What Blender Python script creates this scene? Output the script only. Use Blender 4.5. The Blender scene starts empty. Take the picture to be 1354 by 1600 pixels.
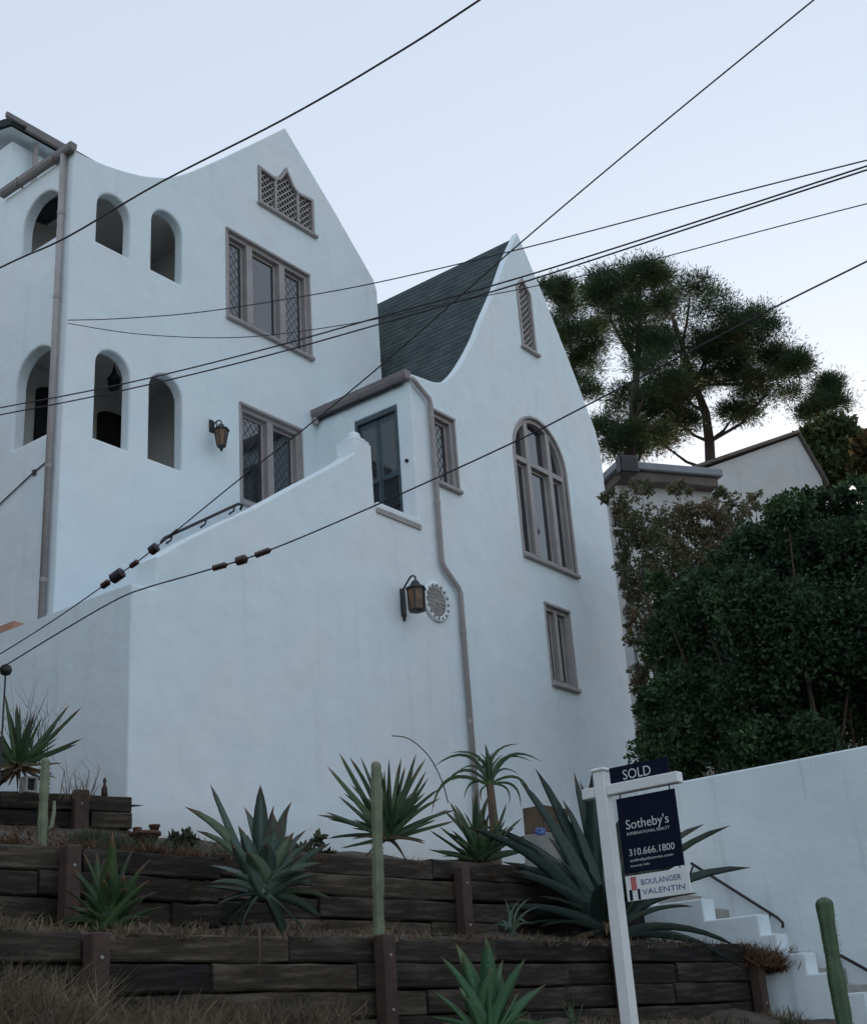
import bpy, bmesh, math, random
import numpy as np
from mathutils import Vector, Matrix
from mathutils.geometry import tessellate_polygon

S = bpy.context.scene
COL = S.collection
R = math.radians
random.seed(7)
RNG = np.random.default_rng(7)

# ------------------------------------------------------------------ camera
YAW, PITCH, ROLL, FPX = R(53.424), R(22.314), R(-4.077), 2086.2
PW, PH = 1354.0, 1600.0
EYE = Vector((0, 0, 1.6))
_f = Vector((math.sin(YAW)*math.cos(PITCH), math.cos(YAW)*math.cos(PITCH), math.sin(PITCH)))
_r = Vector((math.cos(YAW), -math.sin(YAW), 0))
_u = _r.cross(_f)
CR = _r*math.cos(ROLL) + _u*math.sin(ROLL)
CU = -_r*math.sin(ROLL) + _u*math.cos(ROLL)
CF = _f
cam = bpy.data.cameras.new('camera')
camo = bpy.data.objects.new('camera', cam)
COL.objects.link(camo)
cam.sensor_fit = 'HORIZONTAL'; cam.sensor_width = 36.0; cam.lens = 36.0*FPX/PW
cam.clip_start = 0.05; cam.clip_end = 3000
m = Matrix.Identity(4)
for i in range(3):
    m[i][0] = CR[i]; m[i][1] = CU[i]; m[i][2] = -CF[i]; m[i][3] = EYE[i]
camo.matrix_world = m
S.camera = camo
S.render.resolution_x = 866; S.render.resolution_y = 1024

# ------------------------------------------------------------------ sky, sun, exposure
SUN_AZ, SUN_EL = R(73), R(4.5)      # azimuth clockwise from +Y: behind the pines on the right
w = bpy.data.worlds.new('World'); S.world = w; w.use_nodes = True
nt = w.node_tree; nt.nodes.clear()
sky = nt.nodes.new('ShaderNodeTexSky'); sky.sky_type = 'NISHITA'; sky.sun_disc = False
sky.sun_elevation = SUN_EL; sky.sun_rotation = SUN_AZ
sky.air_density = 1.0; sky.dust_density = 1.2; sky.ozone_density = 1.6; sky.altitude = 100
hs = nt.nodes.new('ShaderNodeHueSaturation'); hs.inputs['Saturation'].default_value = 1.0
mx = nt.nodes.new('ShaderNodeMix'); mx.data_type = 'RGBA'; mx.inputs[0].default_value = 0.5
mx.inputs[7].default_value = (3.95, 4.28, 4.9, 1)
bg = nt.nodes.new('ShaderNodeBackground'); bg.inputs[1].default_value = 0.13
wo = nt.nodes.new('ShaderNodeOutputWorld')
nt.links.new(sky.outputs[0], hs.inputs['Color']); nt.links.new(hs.outputs[0], mx.inputs[6])
nt.links.new(mx.outputs[2], bg.inputs[0]); nt.links.new(bg.outputs[0], wo.inputs[0])
sl = bpy.data.lights.new('sun', 'SUN'); sl.energy = 1.2; sl.angle = R(3); sl.color = (1, .86, .7)
so = bpy.data.objects.new('sun', sl); COL.objects.link(so); so.location = (30, 15, 30)
sd = Vector((math.sin(SUN_AZ)*math.cos(SUN_EL), math.cos(SUN_AZ)*math.cos(SUN_EL), math.sin(SUN_EL)))
so.rotation_euler = sd.to_track_quat('Z', 'Y').to_euler()
S.view_settings.view_transform = 'Standard'; S.view_settings.look = 'None'
S.view_settings.gamma = 1; S.view_settings.use_curve_mapping = False
S.view_settings.exposure = 1.12
S.render.engine = 'CYCLES'
S.cycles.use_adaptive_sampling = True; S.cycles.adaptive_threshold = 0.025
S.cycles.max_bounces = 4; S.cycles.diffuse_bounces = 2; S.cycles.glossy_bounces = 2; S.cycles.transmission_bounces = 2

# ------------------------------------------------------------------ from photo pixels to points of the place
def ray(x, y): return CR*((x-PW/2)/FPX) - CU*((y-PH/2)/FPX) + CF
def at_x(x, y, X): d = ray(x, y); return EYE + d*(X/d.x)
def at_y(x, y, Y): d = ray(x, y); return EYE + d*(Y/d.y)
def at_d(x, y, D): return EYE + ray(x, y)*D
def at_h(x, y, H): d = ray(x, y); return EYE + d*(H/math.hypot(d.x, d.y))

# ------------------------------------------------------------------ materials
def new_mat(name):
    M = bpy.data.materials.new(name); M.use_nodes = True
    t = M.node_tree; b = t.nodes['Principled BSDF']
    return M, t, b
def ramp(t, stops):
    n = t.nodes.new('ShaderNodeValToRGB'); e = n.color_ramp.elements
    while len(e) < len(stops): e.new(0.5)
    for el, (p, c) in zip(e, stops): el.position = p; el.color = (*c, 1)
    return n
def tex(t, kind='Object', scale=(1, 1, 1)):
    tc = t.nodes.new('ShaderNodeTexCoord'); mp = t.nodes.new('ShaderNodeMapping')
    mp.inputs['Scale'].default_value = scale
    t.links.new(tc.outputs[kind], mp.inputs[0]); return mp.outputs[0]
def noise(t, vec, sc, det=6, rough=.6):
    n = t.nodes.new('ShaderNodeTexNoise'); n.inputs['Scale'].default_value = sc
    n.inputs['Detail'].default_value = det; n.inputs['Roughness'].default_value = rough
    t.links.new(vec, n.inputs['Vector']); return n.outputs[0]
def bump(t, b, h, strength, dist):
    n = t.nodes.new('ShaderNodeBump'); n.inputs['Strength'].default_value = strength
    n.inputs['Distance'].default_value = dist
    t.links.new(h, n.inputs['Height']); t.links.new(n.outputs[0], b.inputs['Normal']); return n
def mixc(t, fac, a, c, mode='MIX'):
    n = t.nodes.new('ShaderNodeMix'); n.data_type = 'RGBA'; n.blend_type = mode
    for i, v in ((0, fac), (6, a), (7, c)):
        if hasattr(v, 'is_linked'): t.links.new(v, n.inputs[i])
        else: n.inputs[i].default_value = v if i == 0 else (*v, 1)
    return n.outputs[2]
def simple(name, c, rough=.6, var=.25, sc=6, bs=.15, bd=.01, metal=0, spec=.5):
    M, t, b = new_mat(name); v = tex(t)
    n = noise(t, v, sc)
    r = ramp(t, [(.3, [x*(1-var) for x in c]), (.7, [min(1, x*(1+var)) for x in c])])
    t.links.new(n, r.inputs[0]); t.links.new(r.outputs[0], b.inputs['Base Color'])
    b.inputs['Roughness'].default_value = rough; b.inputs['Metallic'].default_value = metal
    b.inputs['Specular IOR Level'].default_value = spec
    if bs: bump(t, b, noise(t, v, sc*8), bs, bd)
    return M
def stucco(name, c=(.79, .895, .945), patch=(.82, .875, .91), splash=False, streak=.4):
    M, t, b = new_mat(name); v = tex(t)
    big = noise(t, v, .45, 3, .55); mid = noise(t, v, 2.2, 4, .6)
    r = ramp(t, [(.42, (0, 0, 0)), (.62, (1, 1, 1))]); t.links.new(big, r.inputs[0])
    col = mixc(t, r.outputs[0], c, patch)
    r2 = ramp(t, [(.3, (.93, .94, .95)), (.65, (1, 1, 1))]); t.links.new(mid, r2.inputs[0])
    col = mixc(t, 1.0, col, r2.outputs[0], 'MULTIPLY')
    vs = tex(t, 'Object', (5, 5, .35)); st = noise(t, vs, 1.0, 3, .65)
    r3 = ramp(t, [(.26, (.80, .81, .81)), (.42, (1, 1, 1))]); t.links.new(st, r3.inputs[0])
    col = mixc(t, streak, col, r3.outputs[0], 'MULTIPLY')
    if splash:
        sz = t.nodes.new('ShaderNodeSeparateXYZ'); t.links.new(v, sz.inputs[0])
        ad = t.nodes.new('ShaderNodeMath'); ad.operation = 'MULTIPLY_ADD'; ad.inputs[1].default_value = -.9; t.links.new(mid, ad.inputs[0]); t.links.new(sz.outputs[2], ad.inputs[2])
        mr = t.nodes.new('ShaderNodeMapRange'); mr.inputs[1].default_value = 3.3; mr.inputs[2].default_value = 4.0; mr.inputs[3].default_value = .55; mr.inputs[4].default_value = 0
        t.links.new(ad.outputs[0], mr.inputs[0]); col = mixc(t, mr.outputs[0], col, (.40, .36, .31))
    t.links.new(col, b.inputs['Base Color'])
    b.inputs['Roughness'].default_value = .85; b.inputs['Specular IOR Level'].default_value = .2
    a = t.nodes.new('ShaderNodeMath'); a.operation = 'MULTIPLY_ADD'; a.inputs[1].default_value = .12
    t.links.new(noise(t, v, 45, 2, .7), a.inputs[0]); t.links.new(noise(t, v, 3.5, 2, .5), a.inputs[2])
    bump(t, b, a.outputs[0], .5, .03)
    return M
def leaf_mat(name, base, tip, under=None, edge=None):
    M, t, b = new_mat(name)
    tc = t.nodes.new('ShaderNodeTexCoord'); sx = t.nodes.new('ShaderNodeSeparateXYZ')
    t.links.new(tc.outputs['Generated'], sx.inputs[0])
    r = ramp(t, [(0, [x*1.25 for x in base]), (.25, base), (.80, base), (.96, tip)])
    t.links.new(sx.outputs[0], r.inputs[0])
    oi = t.nodes.new('ShaderNodeObjectInfo')
    rr = ramp(t, [(0, (.6, .66, .62)), (.5, (1, 1, 1)), (1, (1.35, 1.25, .95))]); t.links.new(oi.outputs['Random'], rr.inputs[0])
    col = mixc(t, 1.0, r.outputs[0], rr.outputs[0], 'MULTIPLY')
    n = noise(t, tex(t, 'Object', (3, 1, 1)), 9, 5, .6)
    rn = ramp(t, [(.3, (.72, .75, .74)), (.7, (1.1, 1.1, 1.05))]); t.links.new(n, rn.inputs[0])
    col = mixc(t, 1.0, col, rn.outputs[0], 'MULTIPLY')
    t.links.new(col, b.inputs['Base Color']); b.inputs['Roughness'].default_value = .5
    b.inputs['Specular IOR Level'].default_value = .35
    return M
def foliage_mat(name, stops, transl=.3):
    M, t, b = new_mat(name)
    g = t.nodes.new('ShaderNodeNewGeometry')
    r = ramp(t, stops)
    n = noise(t, tex(t), .9, 3, .5)
    a = t.nodes.new('ShaderNodeMath'); a.operation = 'MULTIPLY_ADD'; a.inputs[1].default_value = .55
    t.links.new(g.outputs['Random Per Island'], a.inputs[0])
    s = t.nodes.new('ShaderNodeMath'); s.operation = 'MULTIPLY_ADD'; s.inputs[1].default_value = 1.3; s.inputs[2].default_value = -.42
    t.links.new(n, s.inputs[0]); t.links.new(s.outputs[0], a.inputs[2])
    t.links.new(a.outputs[0], r.inputs[0])
    t.links.new(r.outputs[0], b.inputs['Base Color']); b.inputs['Roughness'].default_value = .55
    b.inputs['Specular IOR Level'].default_value = .3
    tr = t.nodes.new('ShaderNodeBsdfTranslucent'); t.links.new(r.outputs[0], tr.inputs[0])
    mxs = t.nodes.new('ShaderNodeMixShader'); mxs.inputs[0].default_value = transl
    t.links.new(b.outputs[0], mxs.inputs[1]); t.links.new(tr.outputs[0], mxs.inputs[2])
    t.links.new(mxs.outputs[0], t.nodes['Material Output'].inputs[0])
    return M
def timber_mat():
    M, t, b = new_mat('weathered_timber')
    v = tex(t, 'Object', (.7, 6, 6)); n = noise(t, v, 3.2, 8, .7)
    r = ramp(t, [(.25, (.014, .0125, .011)), (.5, (.043, .038, .033)), (.75, (.13, .115, .098))]); t.links.new(n, r.inputs[0])
    oi = t.nodes.new('ShaderNodeObjectInfo')
    rr = ramp(t, [(0, (.45, .46, .5)), (.6, (.95, .9, .86)), (.85, (1.3, 1.2, 1.08)), (1, (1.9, 1.8, 1.65))]); t.links.new(oi.outputs['Random'], rr.inputs[0])
    t.links.new(mixc(t, 1.0, r.outputs[0], rr.outputs[0], 'MULTIPLY'), b.inputs['Base Color'])
    b.inputs['Roughness'].default_value = .9; b.inputs['Specular IOR Level'].default_value = .2
    bump(t, b, n, .9, .02); return M
def roof_mat(name, c):
    M, t, b = new_mat(name)
    uv = t.nodes.new('ShaderNodeUVMap')
    br = t.nodes.new('ShaderNodeTexBrick'); br.inputs['Scale'].default_value = 1.0
    br.inputs['Brick Width'].default_value = .3; br.inputs['Row Height'].default_value = .14
    br.inputs['Mortar Size'].default_value = .012; br.inputs['Mortar Smooth'].default_value = .3
    br.inputs['Color1'].default_value = (*[x*.88 for x in c], 1); br.inputs['Color2'].default_value = (*[x*1.12 for x in c], 1)
    br.inputs['Mortar'].default_value = (*[x*.7 for x in c], 1)
    t.links.new(uv.outputs[0], br.inputs[0])
    n = noise(t, tex(t), 2.5, 5, .6); rn = ramp(t, [(.3, (.75, .78, .8)), (.7, (1.2, 1.15, 1.1))]); t.links.new(n, rn.inputs[0])
    t.links.new(mixc(t, 1.0, br.outputs[0], rn.outputs[0], 'MULTIPLY'), b.inputs['Base Color'])
    b.inputs['Roughness'].default_value = .95; b.inputs['Specular IOR Level'].default_value = .1
    bump(t, b, br.outputs['Fac'], -.35, .02); return M
def glass_mat(name, c=(.018, .024, .03), rough=.03):
    M, t, b = new_mat(name)
    n = noise(t, tex(t), 1.7, 3, .5)
    b.inputs['Base Color'].default_value = (*c, 1); b.inputs['Roughness'].default_value = rough
    b.inputs['IOR'].default_value = 2.1; b.inputs['Specular IOR Level'].default_value = .5
    bump(t, b, n, .06, .02); return M

M = {}
M['stucco'] = stucco('white_stucco', splash=True)
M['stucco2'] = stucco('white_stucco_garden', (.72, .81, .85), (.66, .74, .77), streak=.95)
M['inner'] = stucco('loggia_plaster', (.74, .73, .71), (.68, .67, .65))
M['taupe'] = simple('taupe_paint', (.345, .315, .315), .55, .12, 3, .1, .004)
M['taupe_dark'] = simple('dark_taupe_gutter', (.19, .17, .17), .55, .2, 3, .1, .004)
M['roof'] = roof_mat('green_grey_shingle', (.075, .10, .104))
M['door'] = simple('slate_green_door', (.06, .092, .108), .45, .2, 4, .15, .004)
M['glass'] = glass_mat('window_glass')
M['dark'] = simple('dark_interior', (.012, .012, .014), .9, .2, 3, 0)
M['lead'] = simple('lead_came', (.05, .055, .06), .5, .1, 6, 0)
M['iron'] = simple('black_iron', (.018, .018, .021), .5, .3, 12, .2, .003)
M['amber'] = simple('amber_glass', (.13, .066, .03), .25, .6, 10, .1, .003)
M['timber'] = timber_mat()
M['post'] = simple('red_brown_post', (.058, .033, .027), .8, .35, 9, .4, .006)
M['soil'] = simple('dry_soil', (.085, .066, .052), .95, .5, 7, .8, .03)
M['asphalt'] = simple('asphalt', (.10, .10, .102), .9, .25, 9, .4, .006)
M['concrete'] = simple('concrete', (.33, .32, .30), .9, .2, 5, .3, .004)
M['hill'] = simple('dry_hillside', (.19, .17, .125), .95, .45, 2, .6, .04)
M['wire'] = simple('cable_sheath', (.035, .03, .038), .6, .2, 10, 0)
M['porcelain'] = simple('brown_insulator', (.05, .024, .02), .3, .3, 20, 0)
M['signwhite'] = simple('white_sign_paint', (.76, .78, .79), .45, .06, 4, .1, .003)
M['navy'] = simple('navy_sign_face', (.006, .010, .026), .75, .15, 4, 0, spec=.12)
M['print'] = simple('white_print', (.62, .62, .62), .6, .05, 4, 0)
M['print_navy'] = simple('blue_print', (.07, .10, .24), .6, .1, 4, 0)
M['print_red'] = simple('red_print', (.50, .15, .14), .6, .1, 4, 0)
M['terra'] = simple('terracotta', (.10, .048, .035), .85, .3, 9, .3, .004)
M['terra_light'] = simple('pale_terracotta', (.46, .25, .175), .85, .15, 6, .2, .004)
M['bark'] = simple('pine_bark', (.085, .062, .05), .95, .4, 5, .9, .03)
M['twig'] = simple('dry_twig', (.12, .085, .06), .9, .3, 8, .2, .003)
M['tanbox'] = simple('tan_board', (.10, .068, .046), .85, .25, 5, .3, .005)
M['block'] = simple('pale_block', (.24, .24, .24), .9, .2, 5, .3, .005)
M['bluecloth'] = simple('blue_plastic', (.06, .12, .32), .5, .2, 9, .3, .01)
M['whitecloth'] = simple('white_plastic', (.55, .58, .6), .5, .1, 9, .3, .01)
M['stone'] = simple('grey_stone', (.30, .29, .28), .9, .25, 8, .5, .01)
M['neighbour'] = stucco('neighbour_stucco', (.60, .60, .60), (.55, .55, .54))
M['fascia_brown'] = simple('brown_fascia', (.13, .105, .095), .8, .2, 4, .2, .005)
M['fascia_blue'] = simple('grey_roof_edge', (.22, .24, .27), .6, .12, 4, .1, .005)
M['cactus'] = simple('grey_green_cactus', (.17, .20, .13), .65, .25, 11, .2, .004)
M['cactus_dark'] = simple('deep_green_cactus', (.052, .10, .048), .6, .3, 11, .2, .004)
M['agave_blue'] = leaf_mat('agave_blue_green', (.11, .165, .14), (.10, .05, .035))
M['agave_dark'] = leaf_mat('agave_dark', (.042, .070, .068), (.035, .03, .025))
M['aloe'] = leaf_mat('aloe_green', (.062, .108, .06), (.16, .085, .055))
M['aloe_red'] = leaf_mat('aloe_bronze', (.045, .085, .04), (.15, .06, .045))
M['aloe_bright'] = leaf_mat('agave_fresh_green', (.10, .22, .12), (.13, .12, .06))
M['dryleaf'] = leaf_mat('withered_leaf', (.15, .10, .065), (.12, .075, .05))
M['pine'] = foliage_mat('pine_needles', [(0, (.014, .028, .014)), (.45, (.031, .056, .024)), (.8, (.06, .09, .033)), (1, (.11, .105, .04))], .4)
M['pine_brown'] = foliage_mat('browning_needles', [(0, (.03, .03, .012)), (.45, (.075, .06, .025)), (1, (.17, .09, .035))], .4)
M['hedge'] = foliage_mat('dark_hedge_leaves', [(0, (.014, .030, .017)), (.45, (.033, .066, .034)), (.8, (.062, .112, .046)), (1, (.10, .155, .06))], .3)
M['vine'] = foliage_mat('sparse_vine_leaves', [(0, (.06, .075, .038)), (.4, (.12, .135, .068)), (.7, (.16, .135, .085)), (1, (.24, .135, .105))], .35)
M['bush'] = foliage_mat('round_bush_leaves', [(0, (.03, .05, .02)), (.6, (.065, .095, .035)), (1, (.11, .13, .05))], .3)
M['drygrass'] = foliage_mat('dry_grass', [(0, (.06, .05, .035)), (.5, (.16, .125, .082)), (1, (.31, .245, .16))], .3)
M['weed'] = foliage_mat('grey_green_weed', [(0, (.03, .045, .026)), (.5, (.065, .08, .05)), (1, (.13, .13, .085))], .3)
M['rustshrub'] = foliage_mat('rusty_dry_shrub', [(0, (.05, .03, .02)), (.5, (.12, .062, .035)), (1, (.20, .11, .06))], .3)

# ------------------------------------------------------------------ mesh helpers
class MB:
    def __init__(s): s.v = []; s.f = []
    def add(s, vs, fs):
        o = len(s.v); s.v += [tuple(p) for p in vs]; s.f += [tuple(i+o for i in f) for f in fs]; return s
    def obox(s, c, ax, h, ch=0.0):
        """box with centre c, unit axes ax, half sizes h, chamfer ch"""
        c = Vector(c); ax = [Vector(a) for a in ax]
        if not ch:
            vs = [c+ax[0]*h[0]*i+ax[1]*h[1]*j+ax[2]*h[2]*k for i in (-1, 1) for j in (-1, 1) for k in (-1, 1)]
            return s.add(vs, [(0, 1, 3, 2), (4, 6, 7, 5), (0, 4, 5, 1), (2, 3, 7, 6), (0, 2, 6, 4), (1, 5, 7, 3)])
        bm = bmesh.new(); bmesh.ops.create_cube(bm, size=2)
        for v in bm.verts: v.co = Vector((v.co.x*h[0], v.co.y*h[1], v.co.z*h[2]))
        bmesh.ops.bevel(bm, geom=bm.edges[:], offset=ch, segments=1, affect='EDGES')
        bm.verts.index_update()
        s.add([c+ax[0]*v.co.x+ax[1]*v.co.y+ax[2]*v.co.z for v in bm.verts], [[v.index for v in f.verts] for f in bm.faces])
        bm.free(); return s
    def box(s, a, b, ch=0.0):
        a, b = Vector(a), Vector(b)
        return s.obox((a+b)/2, ((1, 0, 0), (0, 1, 0), (0, 0, 1)), [abs(x)/2 for x in (b-a)], ch)
    def tube(s, pts, rad, n=8, cap=True):
        pts = [Vector(p) for p in pts]; k = len(pts)
        rad = rad if hasattr(rad, '__len__') else [rad]*k
        prev = None; rings = []
        for i, p in enumerate(pts):
            d = (pts[min(i+1, k-1)]-pts[max(i-1, 0)]).normalized()
            a = prev if prev is not None else (Vector((0, 0, 1)) if abs(d.z) < .9 else Vector((1, 0, 0)))
            x = (a-d*a.dot(d)).normalized(); y = d.cross(x); prev = x
            rings.append([p+(x*math.cos(2*math.pi*j/n)+y*math.sin(2*math.pi*j/n))*rad[i] for j in range(n)])
        fs = [(i*n+j, i*n+(j+1) % n, (i+1)*n+(j+1) % n, (i+1)*n+j) for i in range(k-1) for j in range(n)]
        if cap: fs += [tuple(range(n))[::-1], tuple((k-1)*n+j for j in range(n))]
        return s.add([q for rg in rings for q in rg], fs)
    def lathe(s, c, prof, n=16, axis=(0, 0, 1)):
        c = Vector(c); z = Vector(axis).normalized(); x = z.orthogonal().normalized(); y = z.cross(x)
        vs = [c+z*h+(x*math.cos(2*math.pi*j/n)+y*math.sin(2*math.pi*j/n))*r for r, h in prof for j in range(n)]
        k = len(prof)
        fs = [(i*n+j, i*n+(j+1) % n, (i+1)*n+(j+1) % n, (i+1)*n+j) for i in range(k-1) for j in range(n)]
        fs += [tuple(range(n))[::-1], tuple((k-1)*n+j for j in range(n))]
        return s.add(vs, fs)
    def prism(s, poly, fn, d0, d1):
        """2-D polygon extruded between depths d0 and d1; fn(u, v, d) gives the point"""
        n = len(poly)
        tr = tessellate_polygon([[Vector((u, v, 0)) for u, v in poly]])
        vs = [fn(u, v, d0) for u, v in poly]+[fn(u, v, d1) for u, v in poly]
        fs = [t for t in tr]+[tuple(i+n for i in t) for t in tr]+[(i, (i+1) % n, (i+1) % n+n, i+n) for i in range(n)]
        return s.add(vs, fs)
    def mesh(s, name, mat, smooth=False):
        me = bpy.data.meshes.new(name); me.from_pydata(s.v, [], s.f)
        bm = bmesh.new(); bm.from_mesh(me); bmesh.ops.recalc_face_normals(bm, faces=bm.faces); bm.to_mesh(me); bm.free()
        if smooth:
            for p in me.polygons: p.use_smooth = True
        me.materials.append(M[mat] if isinstance(mat, str) else mat); return me
    def build(s, name, mat, parent=None, smooth=False):
        return link(name, s.mesh(name, mat, smooth), parent)

def link(name, data, parent=None):
    o = bpy.data.objects.new(name, data); COL.objects.link(o)
    if parent is not None:
        o.parent = parent
        loc = Vector((0, 0, 0)); p = parent
        while p is not None and p.type != 'EMPTY': p = p.parent
        if p is not None: loc = p.location
        if parent.type == 'EMPTY': o.matrix_parent_inverse = Matrix.Translation(-loc)
    return o
def tag(o, label=None, cat=None, group=None, kind=None):
    if label: o['label'] = label
    if cat: o['category'] = cat
    if group: o['group'] = group
    if kind: o['kind'] = kind
    return o
def thing(name, loc, label, cat, group=None):
    o = bpy.data.objects.new(name, None); COL.objects.link(o); o.location = loc; o.empty_display_size = .2
    return tag(o, label, cat, group)
def struct(o): o['kind'] = 'structure'; return o

def area2(p): return sum(p[i][0]*p[(i+1) % len(p)][1]-p[(i+1) % len(p)][0]*p[i][1] for i in range(len(p)))
def ccw(p): return p if area2(p) > 0 else p[::-1]
def inset(p, d):
    """move a counter-clockwise polygon's edges inwards by d"""
    n = len(p); out = []
    for i in range(n):
        a, b, c = Vector(p[i-1]), Vector(p[i]), Vector(p[(i+1) % n])
        e1, e2 = (b-a).normalized(), (c-b).normalized()
        n1, n2 = Vector((-e1.y, e1.x)), Vector((-e2.y, e2.x))
        k = n1+n2; l = max(k.length_squared, .6)
        out.append(tuple(b+k*(2*d/l)))
    return out
def slab(mb, outline, holes, fn, thick, bo=.025, bh=.035):
    """wall panel with openings; fn(u, v, depth). rounded arrises bo / bh"""
    outline = ccw(outline); holes = [ccw(h) for h in holes]
    loops = []
    for k, lp in enumerate([outline]+holes):
        b = bo if k == 0 else -bh
        if b == 0: front = [lp]; deps = [0]
        else:
            front = [inset(lp, b), inset(lp, b*.3), lp]; deps = [0, abs(b)*.3, abs(b)]
        loops.append((front+[lp], deps+[thick]))
    fl = [l[0][0] for l in loops]; bl = [l[0][-1] for l in loops]
    for polys, d in ((fl, 0), (bl, thick)):
        flat = [q for p in polys for q in p]
        tr = tessellate_polygon([[Vector((u, v, 0)) for u, v in p] for p in polys])
        mb.add([fn(u, v, d) for u, v in flat], tr)
    for rings, deps in loops:
        n = len(rings[0])
        for a in range(len(rings)-1):
            vs = [fn(u, v, deps[a]) for u, v in rings[a]]+[fn(u, v, deps[a+1]) for u, v in rings[a+1]]
            mb.add(vs, [(i, (i+1) % n, (i+1) % n+n, i+n) for i in range(n)])
    return mb
def rect(a, b, c, d): return [(a, c), (b, c), (b, d), (a, d)]
def arch(a, b, sill, top, rise=None, n=14):
    r = (b-a)/2; rise = r if rise is None else rise; m_ = (a+b)/2; z = top-rise
    return [(a, sill), (b, sill)]+[(m_+r*math.cos(math.pi*i/n), z+rise*math.sin(math.pi*i/n)) for i in range(n+1)]
def spline(pts, n=8):
    out = []; P = [pts[0]]+list(pts)+[pts[-1]]
    for i in range(1, len(P)-2):
        for k in range(n):
            t = k/n; q = []
            for j in range(len(pts[0])):
                a, b, c, d = P[i-1][j], P[i][j], P[i+1][j], P[i+2][j]
                q.append(.5*(2*b+(c-a)*t+(2*a-5*b+4*c-d)*t*t+(3*b-a-3*c+d)*t**3))
            out.append(tuple(q))
    return out+[tuple(pts[-1])]

# ------------------------------------------------------------------ the setting
TA = Vector((.9964, -.0848, 0)); TN = Vector((.0848, .9964, 0))      # along / into the slope of the terrace walls
def pl(t, knots):
    for (a, x), (b, y) in zip(knots, knots[1:]):
        if t <= b: return x+(y-x)*max(0, min(1, (t-a)/(b-a)))
    return knots[-1][1]
def wob(x, y): return .035*math.sin(2.1*x+1.3*y)+.03*math.sin(4.7*x-3.1*y+1)+.015*math.sin(11*x+7*y)
def z_bank(s): return pl(s, [(2.6, .14), (3.4, .2), (5.4, 1.30), (6.2, 1.62), (7.0, 1.82)])
def z_bed(s): return pl(s, [(7.0, 2.37), (7.4, 2.42), (8.3, 2.66)])
def z_top(s): return pl(s, [(8.3, 3.13), (8.7, 3.2), (11.6, 3.93), (12.5, 4.1)])
def sheet(name, t0, t1, nt_, s0, s1, ns, zf, mat):
    vs = []; fs = []
    for i in range(nt_+1):
        for j in range(ns+1):
            P = TA*(t0+(t1-t0)*i/nt_)+TN*(s0+(s1-s0)*j/ns); vs.append((P.x, P.y, zf(P.x, P.y, s0+(s1-s0)*j/ns)))
    for i in range(nt_):
        for j in range(ns): a = i*(ns+1)+j; fs.append((a, a+1, a+ns+2, a+ns+1))
    return struct(MB().add(vs, fs).build(name, mat, smooth=True))
gm = MB(); gm.add([(-900, -900, -.12), (900, -900, -.12), (900, 900, -.12), (-900, 900, -.12)], [(0, 1, 2, 3)])
struct(gm.build('ground', 'hill'))
struct(MB().box((-80, -4.2, -.1), (60, 2.0, 0)).build('road', 'asphalt'))
struct(MB().box((-80, 2.0, -.1), (60, 2.3, .14), .02).build('kerb', 'concrete'))
sheet('bank', -14, 12.3, 130, 2.3, 7.05, 30, lambda x, y, s: z_bank(s)+wob(x, y)*min(1, max(0, s-3)), 'soil')
sheet('planting_bed', -14, 12.3, 130, 7.08, 8.32, 10, lambda x, y, s: z_bed(s)+wob(x, y)*.6, 'soil')
sheet('upper_planting_bed', -14, 12.3, 130, 8.36, 12.6, 22, lambda x, y, s: z_top(s)+wob(x, y)*.5, 'soil')
def z_hill(x, y): return 3.9+.42*max(0, math.hypot(x, y)-21) if math.hypot(x, y) < 44 else 13.56
vs = []; fs = []
for i in range(41):
    for j in range(41):
        x = 14.75+i*1.4; y = 2.4+j*1.4; vs.append((x, y, z_hill(x, y)+wob(x, y)))
for i in range(40):
    for j in range(40): a = i*41+j; fs.append((a, a+41, a+42, a+1))
struct(MB().add(vs, fs).build('slope_sheet', 'hill', smooth=True))

vs = []; fs = []
for i in range(25):
    for j in range(25):
        r_ = 9.5+j*.9; az = R(31-i*3.0); x, y = r_*math.sin(az), r_*math.cos(az)
        lat = r_*math.sin(R(31)-az); vs.append((x, y, 3.2+.13*(r_-9.5)+min(9, 1.15*lat)*min(1, j/5)+3*wob(x, y)))
for i in range(24):
    for j in range(24): a = i*25+j; fs.append((a, a+1, a+26, a+25))
struct(MB().add(vs, fs).build('slope_sheet', 'hill', smooth=True))  # unseen left slope, added to block sky light and darken left-facing walls

# ------------------------------------------------------------------ the white house
F, G = 11.4, 13.408
XC, XV, XR, XM = 9.90, 14.98, 20.92, 16.80
house = thing('stucco_house', (15, 13, 4), 'large white stucco house with two steep swooping gables and taupe windows', 'house')
fnF = lambda u, v, d: (u, F+d, v)
fnG = lambda u, v, d: (u, G+d, v)
T = .17
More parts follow.
